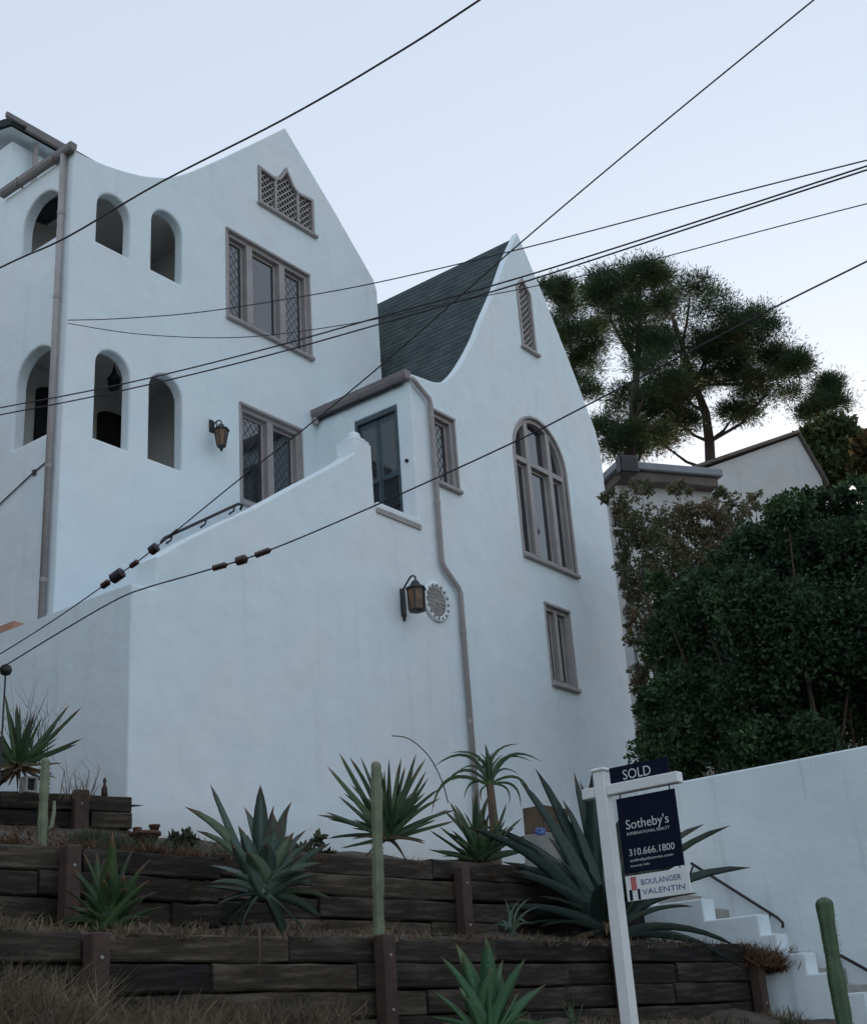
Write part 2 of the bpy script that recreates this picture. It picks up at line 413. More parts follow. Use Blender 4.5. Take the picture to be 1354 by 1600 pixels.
# main front: swooping left rake, pointed gable
main_rake = spline([(XC, 14.26), (10.2, 14.28), (10.7, 14.37), (11.3, 14.56), (11.9, 14.90), (12.76, 15.68), (13.6, 16.50), (14.42, 17.31)], 5)
main_out = [(XC, 5.5)]+main_rake+[(15.64, 16.21), (16.72, 15.16), (XM, 14.95), (XM, 5.5)][0:]
louvre = [(13.72, 15.34), (15.10, 15.34), (15.10, 16.10), (14.70, 16.06), (14.60, 16.14), (14.50, 16.30), (14.42, 16.43), (14.34, 16.30), (14.24, 16.14), (14.14, 16.06), (13.72, 16.10)]
TRI = (12.96, 14.90, 12.78, 14.40); W2 = (13.22, 14.58, 9.64, 11.28)
A_UP = [arch(10.35, 10.97, 12.91, 13.86), arch(11.38, 12.0, 12.91, 14.10)]
A_LO = [arch(10.42, 11.03, 9.77, 11.23), arch(11.39, 12.02, 9.77, 11.23)]
mb = slab(MB(), main_out, A_UP+A_LO+[rect(*TRI), rect(*W2), louvre], fnG, T, .02, .03)
tag(mb.build('wall', 'stucco', house), 'tall front wall with swooping gable and arched loggia openings')
# loggia side wall, towards the left
fnL = lambda u, v, d: (XC+d, u, v)
mb = slab(MB(), rect(G+T, 15.05, 5.5, 14.2), [arch(13.66, 14.56, 12.93, 13.86), arch(13.62, 14.50, 9.77, 11.22)], fnL, T, 0, .03)
mb.build('wall', 'stucco', house)
# loggia rooms
mb = MB()
for zc, zf in ((14.12, 11.95), (11.6, 8.9)):
    mb.box((XC+T, G+T, zc), (12.5, 15.05, zc+.12)); mb.box((XC+T, G+T, zf-.15), (12.5, 15.05, zf))
mb.box((12.5, G+T, 8.7), (12.62, 15.05, 14.3)); mb.box((XC+T-.003, 15.05, 8.7), (12.5, 15.1, 14.3))
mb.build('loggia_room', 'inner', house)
for z0, x0 in ((8.9, 10.62), (8.9, 11.75), (11.95, 11.6)):
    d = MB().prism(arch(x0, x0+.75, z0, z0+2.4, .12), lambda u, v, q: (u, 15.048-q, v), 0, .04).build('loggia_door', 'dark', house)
# body behind the fronts
XB = 9.99
mb = MB(); mb.box((XB, 15.11, 5), (16.6, 21, 15.38)); mb.box((12.62, G+.26, 5), (XM-.01, 15.11, 14.6)); mb.box((XM-.02, G+T, 5), (XM, 21, 14.7))
tag(mb.build('wall', 'stucco', house), 'plain rear block rising behind the loggia')
# roof of the rear block with its brown eave
e = MB(); e.add([(9.78, 14.86, 15.46), (11.8, 14.86, 15.46), (11.8, 20.5, 17.2), (9.78, 20.5, 17.2), (9.78, 14.86, 15.60), (11.8, 14.86, 15.60), (11.8, 20.5, 17.34), (9.78, 20.5, 17.34)],
    [(0, 1, 2, 3), (4, 5, 6, 7), (0, 1, 5, 4), (1, 2, 6, 5), (2, 3, 7, 6), (3, 0, 4, 7)])
rr_ = e.build('roof', 'roof', house)
MB().add([(x, y, z-.03) for x, y, z in ((9.80, 14.88, 15.46), (11.8, 14.88, 15.46), (11.8, 20.5, 17.19), (9.80, 20.5, 17.19))], [(0, 1, 2, 3)]).build('soffit', 'stucco', rr_)
MB().box((10.02, 14.80, 15.45), (11.9, 14.86, 15.61), .012).build('fascia', 'taupe_dark', rr_)
MB().box((9.66, 14.80, 15.51), (10.02, 14.86, 15.61), .012).build('fascia', 'taupe_dark', rr_)
MB().tube([(10.33, 14.98, 15.42), (10.33, 14.98, 14.3)], .045).build('downspout', 'taupe', house)

def roof_strip(name, prof, y0, y1, drop, parent):
    """shingled roof following a gable profile: lapped courses with butt edges, UVs in metres"""
    L = [0]
    for (a, b), (c, d) in zip(prof, prof[1:]): L.append(L[-1]+math.hypot(c-a, d-b))
    k = max(2, int(L[-1]/.17)); pts = []; j = 0
    for i in range(k+1):
        t = L[-1]*i/k
        while j < len(prof)-2 and L[j+1] < t: j += 1
        f = (t-L[j])/max(1e-6, L[j+1]-L[j]); pts.append((prof[j][0]+(prof[j+1][0]-prof[j][0])*f, prof[j][1]+(prof[j+1][1]-prof[j][1])*f-drop))
    vs = []; fs = []; uv = []
    def quad(p, q, v0, v1):
        o = len(vs); vs.extend([(p[0], y0, p[1]), (q[0], y0, q[1]), (q[0], y1, q[1]), (p[0], y1, p[1])]); fs.append((o, o+1, o+2, o+3))
        uv.extend([(0, v0), (0, v1), (y1-y0, v1), (y1-y0, v0)])
    for i in range(k):
        p, q = pts[i], pts[i+1]; e = Vector((q[0]-p[0], q[1]-p[1])).normalized(); n = Vector((-e.y, e.x))
        n = n if n.y > 0 else -n; lift = n*.006
        t0, t1 = L[-1]*i/k, L[-1]*(i+1)/k
        if p[1] < q[1]: a = (p[0]+lift.x, p[1]+lift.y); quad(p, a, t0, t0); quad(a, q, t0, t1)
        else: a = (q[0]+lift.x, q[1]+lift.y); quad(p, a, t0, t1); quad(a, q, t1, t1)
        quad((p[0], p[1]-.1), (q[0], q[1]-.1), t0, t1)
    me = bpy.data.meshes.new(name); me.from_pydata(vs, [], fs)
    l = me.uv_layers.new(name='uv')
    for i, q in enumerate(uv): l.data[i].uv = q
    me.materials.append(M['roof'])
    return link(name, me, parent)
roof_strip('roof', main_rake[6:]+[(15.64, 16.21), (16.72, 15.16), (16.95, 14.85)], G+T-.02, 21, .14, house)

# gabled wing
wing_rake = spline([(XV-.1, 11.72), (15.1, 11.76), (15.33, 11.79), (15.62, 11.83), (15.90, 11.94), (16.2, 12.2), (16.55, 12.63), (16.92, 13.17), (17.25, 13.74), (17.74, 14.55), (18.21, 15.42), (18.71, 16.24)], 5)
wing_rake[0] = (XV, 11.74)
wing_right = [(19.46, 15.12), (20.32, 13.66), (20.83, 12.72), (XR, 12.35)]
BIG = arch(17.84, 19.48, 9.40, 12.18, .86, 20); LOW = (18.32, 19.06, 7.24, 8.60); SML = (15.52, 16.08, 10.02, 11.27)
slit = [(18.46, 13.65), (18.94, 13.65), (18.94, 14.95), (18.78, 15.12), (18.70, 15.22), (18.62, 15.12), (18.46, 14.95)]
slab_w = slab(MB(), [(XV, 3.2)]+[p for p in wing_rake if p[0] >= XV]+wing_right+[(XR, 3.2)], [BIG, rect(*LOW), rect(*SML), slit], fnF, .13, .02, .015)
tag(slab_w.build('wall', 'stucco', house), 'gabled wing front wall with arched window')
DOOR = (11.70, 12.60, 8.95, 11.30)
fnV = lambda u, v, d: (XV+d, u, v)
slab(MB(), rect(F+.13, G-.002, 8.0, 11.62), [rect(*DOOR)], fnV, .28, 0, .02).build('wall', 'stucco', house)
mb = MB(); mb.box((XR-.28, F+.13, 3.2), (XR-.002, 19, 12.25)); mb.box((XV+.29, F+1.6, 8), (XR-.28, 19, 12.0)); mb.box((XV+.88, F+.3, 4), (XR-.28, F+.38, 11.6)); mb.build('wall', 'stucco', house)
wr = [(XV-.06, 11.70)]+[p for p in wing_rake[1:] if p[0] > XV]+[(19.46, 15.12), (20.32, 13.66), (20.9, 12.6), (21.1, 12.2)]
roof_strip('roof', wr, F+.125, 19.2, .035, house)
# stair block: front wall with rising parapet, left wall, steps
XS0 = 9.45; FS = F-.025
fnS = lambda u, v, d: (u, FS+d, v)
par = spline([(9.81, 7.30), (10.39, 7.72), (11.09, 8.18), (11.5, 8.44), (12.37, 9.05), (12.95, 9.45), (13.30, 9.70), (13.50, 9.86)], 4)
out = [(XS0, 3.0), (XS0, 6.88), (9.80, 6.90)]+par+[(13.515, 10.10), (13.90, 10.10), (13.91, 9.13), (XV-.002, 9.13), (XV-.002, 3.0)]
tag(slab(MB(), out, [], fnS, .34, .025, 0).build('stair_wall', 'stucco', house), 'smooth stair block front with rising parapet')
mb = MB(); mb.box((13.53, FS+.01, 10.095), (13.885, FS+.33, 10.15), .02); mb.box((13.58, FS+.05, 10.15), (13.84, FS+.29, 10.20), .02)
mb.lathe((13.71, FS+.17, 10.20), [(.10, 0), (.105, .03), (.09, .07), (.05, .10), (.01, .11)], 12)
mb.build('finial', 'stucco', house, True)
mb = MB(); mb.box((13.92, FS-.05, 9.08), (XV-.01, FS+.36, 9.19), .02); co = mb.build('coping', 'stucco', house)
MB().box((13.93, FS-.03, 9.03), (XV-.02, FS-.002, 9.078)).build('moulding', 'taupe', co)
slab(MB(), rect(FS+.34, 16.5, 3.0, 6.885), [], lambda u, v, d: (XS0+d, u, v), .3, 0, 0).build('side_wall', 'stucco', house)
st = MB(); n_st = 12; x0, x1, z0, z1 = 10.2, 13.3, 6.7, 8.95
st.box((XS0+.3, FS+.34, 3), (x0, G, z0))
for i in range(n_st):
    a = x0+(x1-x0)*i/n_st; b = x0+(x1-x0)*(i+1)/n_st
    st.box((a, FS+.34, 4), (b, G-.003, z0+(z1-z0)*(i+1)/n_st))
st.box((x1, FS+.34, 4), (XV+.28, G-.003, z1))
st.build('stairs', 'stucco', house)

# windows ------------------------------------------------------------
def bars(mb, x0, x1, z0, z1, y, w_, dp):      # picture-frame of four bars
    mb.box((x0, y, z0), (x0+w_, y+dp, z1), .006); mb.box((x1-w_, y, z0), (x1, y+dp, z1), .006)
    mb.box((x0+w_+.002, y+.003, z1-w_), (x1-w_-.002, y+dp-.003, z1), .006); mb.box((x0+w_+.002, y+.003, z0), (x1-w_-.002, y+dp-.003, z0+w_), .006)
def lattice(mb, x0, x1, z0, z1, y, pitch, w_, dp=.008, ratio=1.35, inside=None):
    """diamond lattice of thin crossing bars clipped to a rectangle"""
    px_, pz = pitch, pitch*ratio; W_, H_ = x1-x0, z1-z0
    k = -math.ceil(H_/pz)
    for sgn in (1, -1):
        i = -int(H_/pz)-1
        while i*px_ < W_:
            a = i*px_; pts = []
            t0 = max(0, -a/px_*pz); t1 = min(H_, (W_-a)/px_*pz)
            if t1 > t0+.01:
                xa, xb = a+t0*px_/pz, a+t1*px_/pz
                if sgn < 0: xa, xb = W_-xa, W_-xb
                p, q = Vector((x0+xa, y+(0 if sgn > 0 else dp), z0+t0)), Vector((x0+xb, y+(0 if sgn > 0 else dp), z0+t1))
                nseg = 1
                if inside: nseg = max(1, int((q-p).length/.06))
                for s_ in range(nseg):
                    u, v = p.lerp(q, s_/nseg), p.lerp(q, (s_+1)/nseg)
                    if inside and not inside(*((u+v)/2).xz): continue
                    d = (v-u); L = d.length; d.normalize(); nn = Vector((0, 1, 0)); o_ = d.cross(nn)
                    mb.obox((u+v)/2, (d, nn, o_), (L/2, dp/2, w_/2))
            i += 1
def sill(x0, x1, z, y, parent, h=.07):
    return MB().box((x0-.04, y-.075, z-h), (x1+.04, y+.10, z), .012).build('sill', 'taupe', parent)
def light(x0, x1, z0, z1, y, win, leaded):
    s = MB(); bars(s, x0, x1, z0, z1, y, .05, .05); s.build('sash', 'taupe', win)
    MB().box((x0+.04, y+.022, z0+.04), (x1-.04, y+.034, z1-.04)).build('pane', 'glass', win)
    if leaded:
        l = MB(); lattice(l, x0+.05, x1-.05, z0+.05, z1-.05, y+.016, .125, .008, .005); l.build('lead_lattice', 'lead', win)
def window(r, y, cuts, leaded, label):
    """taupe framed window; cuts = mullion spans across the width"""
    x0, x1, z0, z1 = r; fw = .075
    f_ = MB(); bars(f_, x0, x1, z0, z1, y+.03, fw, .17)
    for a, b in cuts: f_.box((a, y+.02, z0+fw), (b, y+.18, z1-fw), .006)
    win = tag(f_.build('window', 'taupe', house), label)
    ed = [x0+fw]+[q for c in cuts for q in c]+[x1-fw]
    for i in range(0, len(ed), 2): light(ed[i]+.002, ed[i+1]-.002, z0+fw, z1-fw, y+.105, win, leaded[i//2])
    MB().box((x0+.01, y+.2, z0+.01), (x1-.01, y+.215, z1-.01)).build('backing', 'dark', win)
    MB().box((x0-.035, y-.03, z1-.004), (x1+.035, y+.03, z1+.05), .01).build('head_trim', 'taupe', win)
    for a in (x0-.035, x1-.006): MB().box((a, y-.02, z0), (a+.041, y+.028, z1-.006), .008).build('side_trim', 'taupe', win)
    sill(x0, x1, z0, y, win)
window(TRI, G, [(13.42, 13.56), (14.19, 14.33)], [1, 0, 1], 'three-light window below the louvred vent')
window(W2, G, [(13.83, 13.96)], [1, 1], 'two-light window beside the small wall lantern')
window(LOW, F, [(18.63, 18.71)], [1, 1], 'lowest two-light window of the gabled wing')
window(SML, F, [], [1], 'narrow single window beside the wing downspout')
# arched window
x0, x1 = 17.84, 19.48
f_ = MB()
o_ = ccw(BIG); i_ = inset(o_, .08); n = len(o_)
vs = [(u, F+d, v) for lp, d in ((o_, .03), (i_, .03), (i_, .2), (o_, .2)) for u, v in lp]
f_.add(vs, [(k*n+i, k*n+(i+1) % n, ((k+1) % 4)*n+(i+1) % n, ((k+1) % 4)*n+i) for k in range(4) for i in range(n)])
MU = [(18.25, 18.37), (18.95, 19.07)]
def arch_top(x): return 11.32+.86*math.sqrt(max(0, 1-((x-18.66)/.82)**2))
for a, b in MU: f_.box((a, F+.02, 9.47), (b, F+.18, min(arch_top(a), arch_top(b))-.04), .006)
for a, b in ((17.92, 18.25), (18.37, 18.95), (19.07, 19.40)): f_.box((a-.005, F+.026, 11.19), (b+.005, F+.175, 11.29), .006)
win = tag(f_.build('window', 'taupe', house), 'large round-topped window of three lights')
for a, b, ld in ((17.92, 18.25, 1), (18.37, 18.95, 0), (19.07, 19.40, 1)):
    light(a+.002, b-.002, 9.48, 11.188, F+.105, win, ld)
    top = [(a, 11.295), (b, 11.295)]+[(b+(a-b)*k/8, arch_top(b+(a-b)*k/8)-.07) for k in range(9)]
    MB().prism([(min(max(u, a), b), max(v, 11.296)) for u, v in top], lambda u, v, d: (u, F+.127+d, v), 0, .012).build('pane', 'glass', win)
MB().prism([(u, v) for u, v in inset(o_, .01)], fnF, .202, .216).build('backing', 'dark', win)
tr_ = MB(); o2 = inset(o_, -.045); vs = [(u, F+d, v) for lp, d in ((o2, -.02), (o_, -.02), (o_, .028), (o2, .028)) for u, v in lp]
tr_.add(vs, [(k*n+i, k*n+(i+1) % n, ((k+1) % 4)*n+(i+1) % n, ((k+1) % 4)*n+i) for k in range(4) for i in range(n)])
tr_.build('trim', 'taupe', win)
sill(x0, x1, 9.395, F, win)
# lattice vents
def inpoly(poly):
    def f(x, z):
        c = False
        for i in range(len(poly)):
            (a, b), (d, e_) = poly[i-1], poly[i]
            if (b > z) != (e_ > z) and x < (d-a)*(z-b)/(e_-b)+a: c = not c
        return c
    return f
def vent(poly, fn, y, posts, label):
    p = ccw(poly); n = len(p); i1 = inset(p, .05)
    fr = MB(); vs = [fn(u, v, d) for lp, d in ((p, -.02), (i1, -.02), (i1, .1), (p, .1)) for u, v in lp]
    fr.add(vs, [(k*n+i, k*n+(i+1) % n, ((k+1) % 4)*n+(i+1) % n, ((k+1) % 4)*n+i) for k in range(4) for i in range(n)])
    zs = [v for u, v in p]; us = [u for u, v in p]
    for a in posts: fr.box((a-.03, y-.01, min(zs)+.05), (a+.03, y+.09, max(v for u, v in p if abs(u-a) < .12)-.04), .005)
    o = tag(fr.build('vent', 'taupe', house), label)
    la = MB(); lattice(la, min(us), max(us), min(zs), max(zs), y+.03, .125, .024, .012, 1.0, inpoly(inset(p, .03))); la.build('lattice', 'taupe', o)
    MB().prism(inset(p, .005), fn, .101, .11).build('backing', 'dark', o)
    MB().box((min(us)-.05, y-.07, min(zs)-.06), (max(us)+.05, y+.06, min(zs)+.001), .01).build('sill', 'taupe', o)
vent(louvre, fnG, G, [14.14, 14.70], 'wide lattice vent with pointed centre in the tall gable')
vent(slit, fnF, F, [], 'slim pointed lattice vent in the wing gable')
# entrance door
y0, y1, z0, z1 = DOOR
d = MB(); d.box((XV+.10, y0, z0), (XV+.15, y1, z1)); dr = tag(d.build('door', 'door', house), 'slate green panelled entrance door')
nb = 2
for i in range(nb):
    a = y0+.05+(y1-y0-.1)*i/nb; b = y0+.05+(y1-y0-.1)*(i+1)/nb
    MB().box((XV+.075, a+.008, z0+.05), (XV+.098, b-.008, z1-.09), .006).build('plank', 'door', dr)
fr = MB(); fr.box((XV+.02, y0+.001, z0), (XV+.16, y0+.05, z1-.001)); fr.box((XV+.02, y1-.05, z0), (XV+.16, y1-.001, z1-.001)); fr.box((XV+.022, y0+.05, z1-.08), (XV+.16, y1-.05, z1-.001)); fr.build('frame', 'door', dr)
for i in range(2):
    a = y0+.05+(y1-y0-.1)*i/2+.07; b = y0+.05+(y1-y0-.1)*(i+1)/2-.07
    MB().box((XV+.068, a, z0+1.25), (XV+.0745, b, z1-.2), .003).build('upper_pane', 'glass', dr)
    g_ = MB()
    for k in range(7): g_.box((XV+.05, a+(b-a)*k/6-.006, z0+.2), (XV+.062, a+(b-a)*k/6+.006, z0+1.15))
    for zz in (z0+.2, z0+.66, z0+1.15): g_.box((XV+.046, a-.03, zz-.012), (XV+.066, b+.03, zz+.012))
    g_.build('iron_grille', 'iron', dr)
MB().lathe((XV+.074, y1-.16, 10.1), [(.02, 0), (.03, .03), (.02, .055)], 10, (-1, 0, 0)).build('handle', 'iron', dr)
MB().lathe((XV-.001, 11.55, 10.25), [(.03, 0), (.03, .03), (.015, .05)], 10, (-1, 0, 0)).build('doorbell', 'iron', house)
# gutters and pipes
def gutter(p, q, w_, name='gutter', mat='taupe_dark'):
    p, q = Vector(p), Vector(q); d = (q-p).normalized(); up = Vector((0, 0, 1)); o = d.cross(up)
    pr = [(-w_, w_), (-w_, -.2*w_), (-.6*w_, -w_), (.6*w_, -w_), (w_, -.2*w_), (w_, w_), (w_*.8, w_*1.1), (-w_*.8, w_*1.1)]
    n = len(pr); vs = [a+o*x+up*z for a in (p, q) for x, z in pr]
    g = MB().add(vs, [(i, (i+1) % n, (i+1) % n+n, i+n) for i in range(n)]+[tuple(range(n)), tuple(range(n, 2*n))]).build(name, mat, house)
    k = max(2, int((q-p).length/.6))
    for i in range(k):
        c = p.lerp(q, (i+.5)/k); MB().obox(c, (d, o, up), (.012, w_+.006, w_+.006)).build('bracket', mat, g)
    return g
gutter((XC-.06, G-.06, 14.27), (XC-.06, 15.06, 14.27), .06)
gutter((XV-.07, F-.02, 11.68), (XV-.07, G+.0, 11.68), .075)
MB().tube([(XV-.09, G-.06, 11.60), (XV-.09, G-.06, 11.5)], .05, 10).build('gutter_outlet', 'taupe', house)
def pipe(pts, r_, joints=()):
    o = MB().tube(pts, r_, 10).build('downspout', 'taupe', house, True)
    for j in joints: MB().lathe(j, [(r_*1.12, -.03), (r_*1.12, .03)], 10).build('collar', 'taupe', o)
pipe([(XC-.07, 13.56, 14.22), (XC-.07, 13.56, 7.0)], .047, [(XC-.07, 13.56, z) for z in (13.2, 11.8, 9.2, 7.6)])
pipe([(14.95, F-.06, 11.62), (15.02, F-.07, 11.58), (15.36, F-.07, 11.40), (15.40, F-.065, 11.32), (15.40, F-.065, 8.62), (15.44, F-.065, 8.55), (15.78, F-.065, 8.28), (15.82, F-.065, 8.2), (15.82, F-.065, 3.9)], .042, [(15.40, F-.065, z) for z in (11.1, 9.6)]+[(15.82, F-.065, z) for z in (7.6, 6.2, 5.0)])
# round ornamental vent
mc = Vector((15.25, F, 7.95)); ax = (0, -1, 0)
o = MB().lathe(mc, [(.315, 0), (.315, .03), (.28, .05), (.235, .035), (.225, .0)], 28, ax).build('round_vent', 'stucco', house, True)
tag(o, 'round ornamental vent with pierced grey centre')
g = MB().lathe(mc+Vector((0, -.01, 0)), [(.225, 0), (.225, .012), (.01, .02)], 28, ax).build('grille', 'stone', o)
p = MB()
for rr in (.20, .14, .085):
    k = int(rr*2*math.pi/.062)
    for i in range(k):
        a = 2*math.pi*i/k; c = mc+Vector((rr*math.cos(a), -.03, rr*math.sin(a))); p.obox(c, ((math.cos(a), 0, math.sin(a)), (0, 1, 0), (-math.sin(a), 0, math.cos(a))), (.018, .006, .014), .004)
p.lathe(mc+Vector((0, -.03, 0)), [(.045, 0), (.03, .02)], 12, ax)
p.build('tracery', 'taupe', g)
for i in range(16):
    a = 2*math.pi*i/16; MB().lathe(mc+Vector((.262*math.cos(a), -.045, .262*math.sin(a))), [(.026, 0), (.022, .012), (.008, .018)], 8, ax).build('bead', 'stone', o)
# handrail on the house wall beside the stairs
h = MB(); hp, hq = Vector((11.60, G-.12, 8.57)), Vector((13.03, G-.12, 9.50))
h.tube([hp-Vector((.06, 0, .08)), hp, hq, hq+Vector((.08, 0, .0)), hq+Vector((.1, .06, -.05))], .022, 8)
ho = h.build('stair_rail', 'iron', house, True)
for t_ in (.1, .55, .95):
    c = hp.lerp(hq, t_); MB().tube([c, c+Vector((0, .03, -.08)), c+Vector((0, .12, -.10))], .014, 6).build('rail_bracket', 'iron', ho)
# thin cable on the loggia side
MB().tube([(XC-.01, 13.62, 9.35), (XC-.015, 14.0, 9.25), (XC-.02, 15.5, 8.75)], .009, 6).build('wall_cable', 'wire', house)
MB().box((XC-.03, 13.92, 9.22), (XC-.001, 13.98, 9.29)).build('cable_clip', 'wire', house)

# ------------------------------------------------------------------ lanterns
def wall_lantern(c, y, sc, label, hang_from_top):
    """c = (x, z) of the lantern body centre, y = wall plane"""
    x, z = c; yb = y-.26*sc
    t_ = thing('wall_lantern', (x, y, z-.3*sc), label, 'lantern', 'wall lanterns on the house')
    hexr = lambda r_, zz: [(x+r_*math.cos(math.pi/3*i+.5), yb+r_*math.sin(math.pi/3*i+.5), zz) for i in range(6)]
    def hexa(prof): 
        m_ = MB(); vs = [q for r_, zz in prof for q in hexr(r_, zz)]; k = len(prof)
        m_.add(vs, [(i*6+j, i*6+(j+1) % 6, (i+1)*6+(j+1) % 6, (i+1)*6+j) for i in range(k-1) for j in range(6)]+[tuple(range(6)), tuple((k-1)*6+j for j in range(6))]); return m_
    lo = .075 if hang_from_top else .120
    hexa([(lo*sc, z-.16*sc), (lo*.5*sc+.063*sc, z-.02*sc), (.13*sc, z+.15*sc)]).build('glass_body', 'amber', t_)
    bb = MB()
    for i in range(6):
        a = math.pi/3*i+.5
        bb.tube([(x+(lo+.003)*sc*math.cos(a), yb+(lo+.003)*sc*math.sin(a), z-.16*sc), (x+.133*sc*math.cos(a), yb+.133*sc*math.sin(a), z+.15*sc)], .011*sc, 5)
    bb.build('cage', 'iron', t_)
    hexa([(.16*sc, z+.145*sc), (.16*sc, z+.165*sc), (.09*sc, z+.205*sc), (.05*sc, z+.27*sc), (.02*sc, z+.29*sc)]).build('cap', 'iron', t_)
    hexa([((lo+.01)*sc, z-.158*sc), ((lo+.01)*sc, z-.178*sc), (lo*.6*sc, z-.2*sc), (.015*sc, z-(.27 if hang_from_top else .205)*sc)]).build('base', 'iron', t_)
    if hang_from_top:
        arm = [(x, yb, z+.28*sc), (x, yb, z+.33*sc), (x, yb+.06*sc, z+.38*sc), (x, yb+.16*sc, z+.36*sc), (x, y-.02, z+.26*sc)]
        for sg_ in (-1, 1): MB().tube(spline([(x+sg_*.02, y-.03, z+.2*sc), (x+sg_*.07*sc, y-.05, z+.3*sc), (x+sg_*.06*sc, y-.06, z+.4*sc), (x+sg_*.02*sc, y-.05, z+.37*sc)], 4), .011*sc, 6).build('scroll', 'iron', t_)
        MB().tube(spline(arm, 4), .013*sc, 6).build('scroll_arm', 'iron', t_)
        MB().box((x-.06*sc, y-.02, z+.2*sc), (x+.06*sc, y+.004, z+.45*sc), .006).build('backplate', 'iron', t_)
    else:
        arm = [(x, yb, z+.28*sc), (x, yb, z+.34*sc), (x-.02, yb+.05*sc, z+.36*sc), (x-.02, yb+.14*sc, z+.28*sc), (x, y-.03, z+.2*sc), (x, y-.03, z+.1*sc)]
        MB().tube(spline(arm, 4), .014*sc, 6).build('scroll_arm', 'iron', t_)
        MB().box((x-.05*sc, y-.035, z-.2*sc), (x+.05*sc, y+.004, z+.22*sc), .01).build('backplate', 'iron', t_)
        MB().lathe((x, y-.02, z-.24*sc), [(.005, -.04), (.025, 0), (.01, .05)], 8).build('pendant', 'iron', t_)
    return t_
wall_lantern((14.42, 7.74), FS, 1.0, 'large iron lantern with amber glass beside the round vent', False)
wall_lantern((12.60, 10.42), G, .82, 'smaller iron lantern with amber glass left of the two-light window', True)
hl_ = at_y(178, 598, 14.2); hl_.z -= .12
t_ = thing('hanging_lantern', tuple(hl_), 'dark lantern hanging inside the lower left front loggia arch', 'lantern')
MB().tube([(hl_.x, 14.2, 11.61), (hl_.x, 14.2, hl_.z+.38)], .012, 6).build('chain', 'iron', t_)
MB().lathe(hl_, [(.03, -.03), (.08, 0), (.095, .16), (.11, .18), (.04, .28), (.015, .38)], 8).build('body', 'iron', t_)

# ------------------------------------------------------------------ neighbour's house, far right
def neighbour():
    nd = Vector((math.sin(R(123)), math.cos(R(123)), 0)); nn = Vector((math.cos(R(123)), -math.sin(R(123)), 0))*1.0
    if nn.dot(Vector((.9, .45, 0))) < 0: nn = -nn
    H = 27.0
    a, b = at_h(957, 727, H), at_h(1140, 745, H)
    b = a+nd*(b-a).length; b.z = a.z
    t_ = thing('neighbour_house', (a.x, a.y, 5.5), 'grey stucco neighbour house with flat brown fascia behind the vine', 'house')
    up = Vector((0, 0, 1)); L = (b-a).length
    c = a+nd*L/2; 
    MB().obox(Vector((c.x, c.y, (a.z-.41+5)/2))+nn*3, (nd, nn, up), (L/2-.1, 2.9, (a.z-.41-5)/2)).build('wall', 'neighbour', t_)
    MB().obox(Vector((c.x, c.y, a.z-.09))+nn*2.8, (nd, nn, up), (L/2+.05, 3.1, .09), .02).build('roof_edge', 'fascia_blue', t_)
    MB().obox(Vector((c.x, c.y, a.z-.30))+nn*2.8, (nd, nn, up), (L/2-.05, 3.0, .115), .02).build('fascia', 'fascia_brown', t_)
    MB().obox(Vector((a.x, a.y, a.z-.2))+nd*.1-nn*.45, (nd, nn, up), (.22, .12, .2), .03).build('gutter_head', 'iron', t_)
    H2 = 31.0
    p, q, s_ = at_h(1085, 738, H2), at_h(1245, 681, H2), at_h(1283, 752, H2)
    t2 = thing('neighbour_house', (q.x, q.y, 7), 'pale gabled house end rising right of the pine trunk', 'house')
    e1 = Vector((math.sin(R(128)), math.cos(R(128)), 0)); e2 = Vector((math.sin(R(38)), math.cos(R(38)), 0))
    def hit(x, y):
        d = ray(x, y); k = (p.x*e1.y-p.y*e1.x)/(d.x*e1.y-d.y*e1.x); return EYE+d*k
    q, s_ = hit(1245, 681), hit(1283, 748); uq = (q-p).dot(e1); us = (s_-p).dot(e1)
    poly = [(0, 6.0), (0, p.z), (uq, q.z), (us, s_.z), (us+.2, 6.0)]
    fn = lambda u, v, d: p*1.0+Vector((0, 0, v-p.z))+e1*u+e2*d
    MB().prism(poly, fn, 0, 6).build('wall', 'neighbour', t2)
    rf = MB()
    for (u0, v0), (u1, v1) in (((-.4, p.z-.08), (uq, q.z+.03)), ((uq, q.z+.03), (us+.12, s_.z-.2))):
        rf.add([fn(u0, v0+k, d) for k in (0.01, .09) for d in (-.12, 6.2)]+[fn(u1, v1+k, d) for k in (0.01, .09) for d in (-.12, 6.2)],
               [(0, 1, 3, 2), (4, 6, 7, 5), (0, 4, 5, 1), (2, 3, 7, 6), (0, 2, 6, 4), (1, 5, 7, 3)])
    rf.build('roof', 'fascia_brown', t2)
neighbour()

# ------------------------------------------------------------------ garden wall and steps on the right
XW, XSW = 14.4, 12.8
wt = MB(); wt.box((XW, 1.2, -.1), (XW+.3, 7.95, 4.47), .02)
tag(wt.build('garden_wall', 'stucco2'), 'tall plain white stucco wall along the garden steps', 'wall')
yk = [(7.4, 3.16), (6.46, 2.94), (5.89, 2.72), (5.46, 2.33), (5.22, 2.13), (5.08, 1.94), (4.75, 1.73), (4.4, 1.5), (4.0, 1.28), (3.6, 1.0), (3.2, .78), (2.8, .55), (2.4, .32)]
prof = [(9.0, 0.0), (9.0, 3.38), (7.4, 3.38)]; zprev = 3.38
for y, z in [(7.4, 3.16), (7.1, 2.95), (6.46, 2.73), (5.88, 2.53), (5.72, 2.33), (5.46, 2.13), (5.22, 1.93), (4.94, 1.73), (4.62, 1.5), (4.25, 1.28), (3.9, 1.05), (3.5, .8), (3.1, .55), (2.7, .35)]:
    prof += [(y, zprev), (y, z)]; zprev = z
prof += [(2.35, zprev), (2.35, 0.0)]
prof = [q for i, q in enumerate(prof) if i == 0 or q != prof[i-1]]
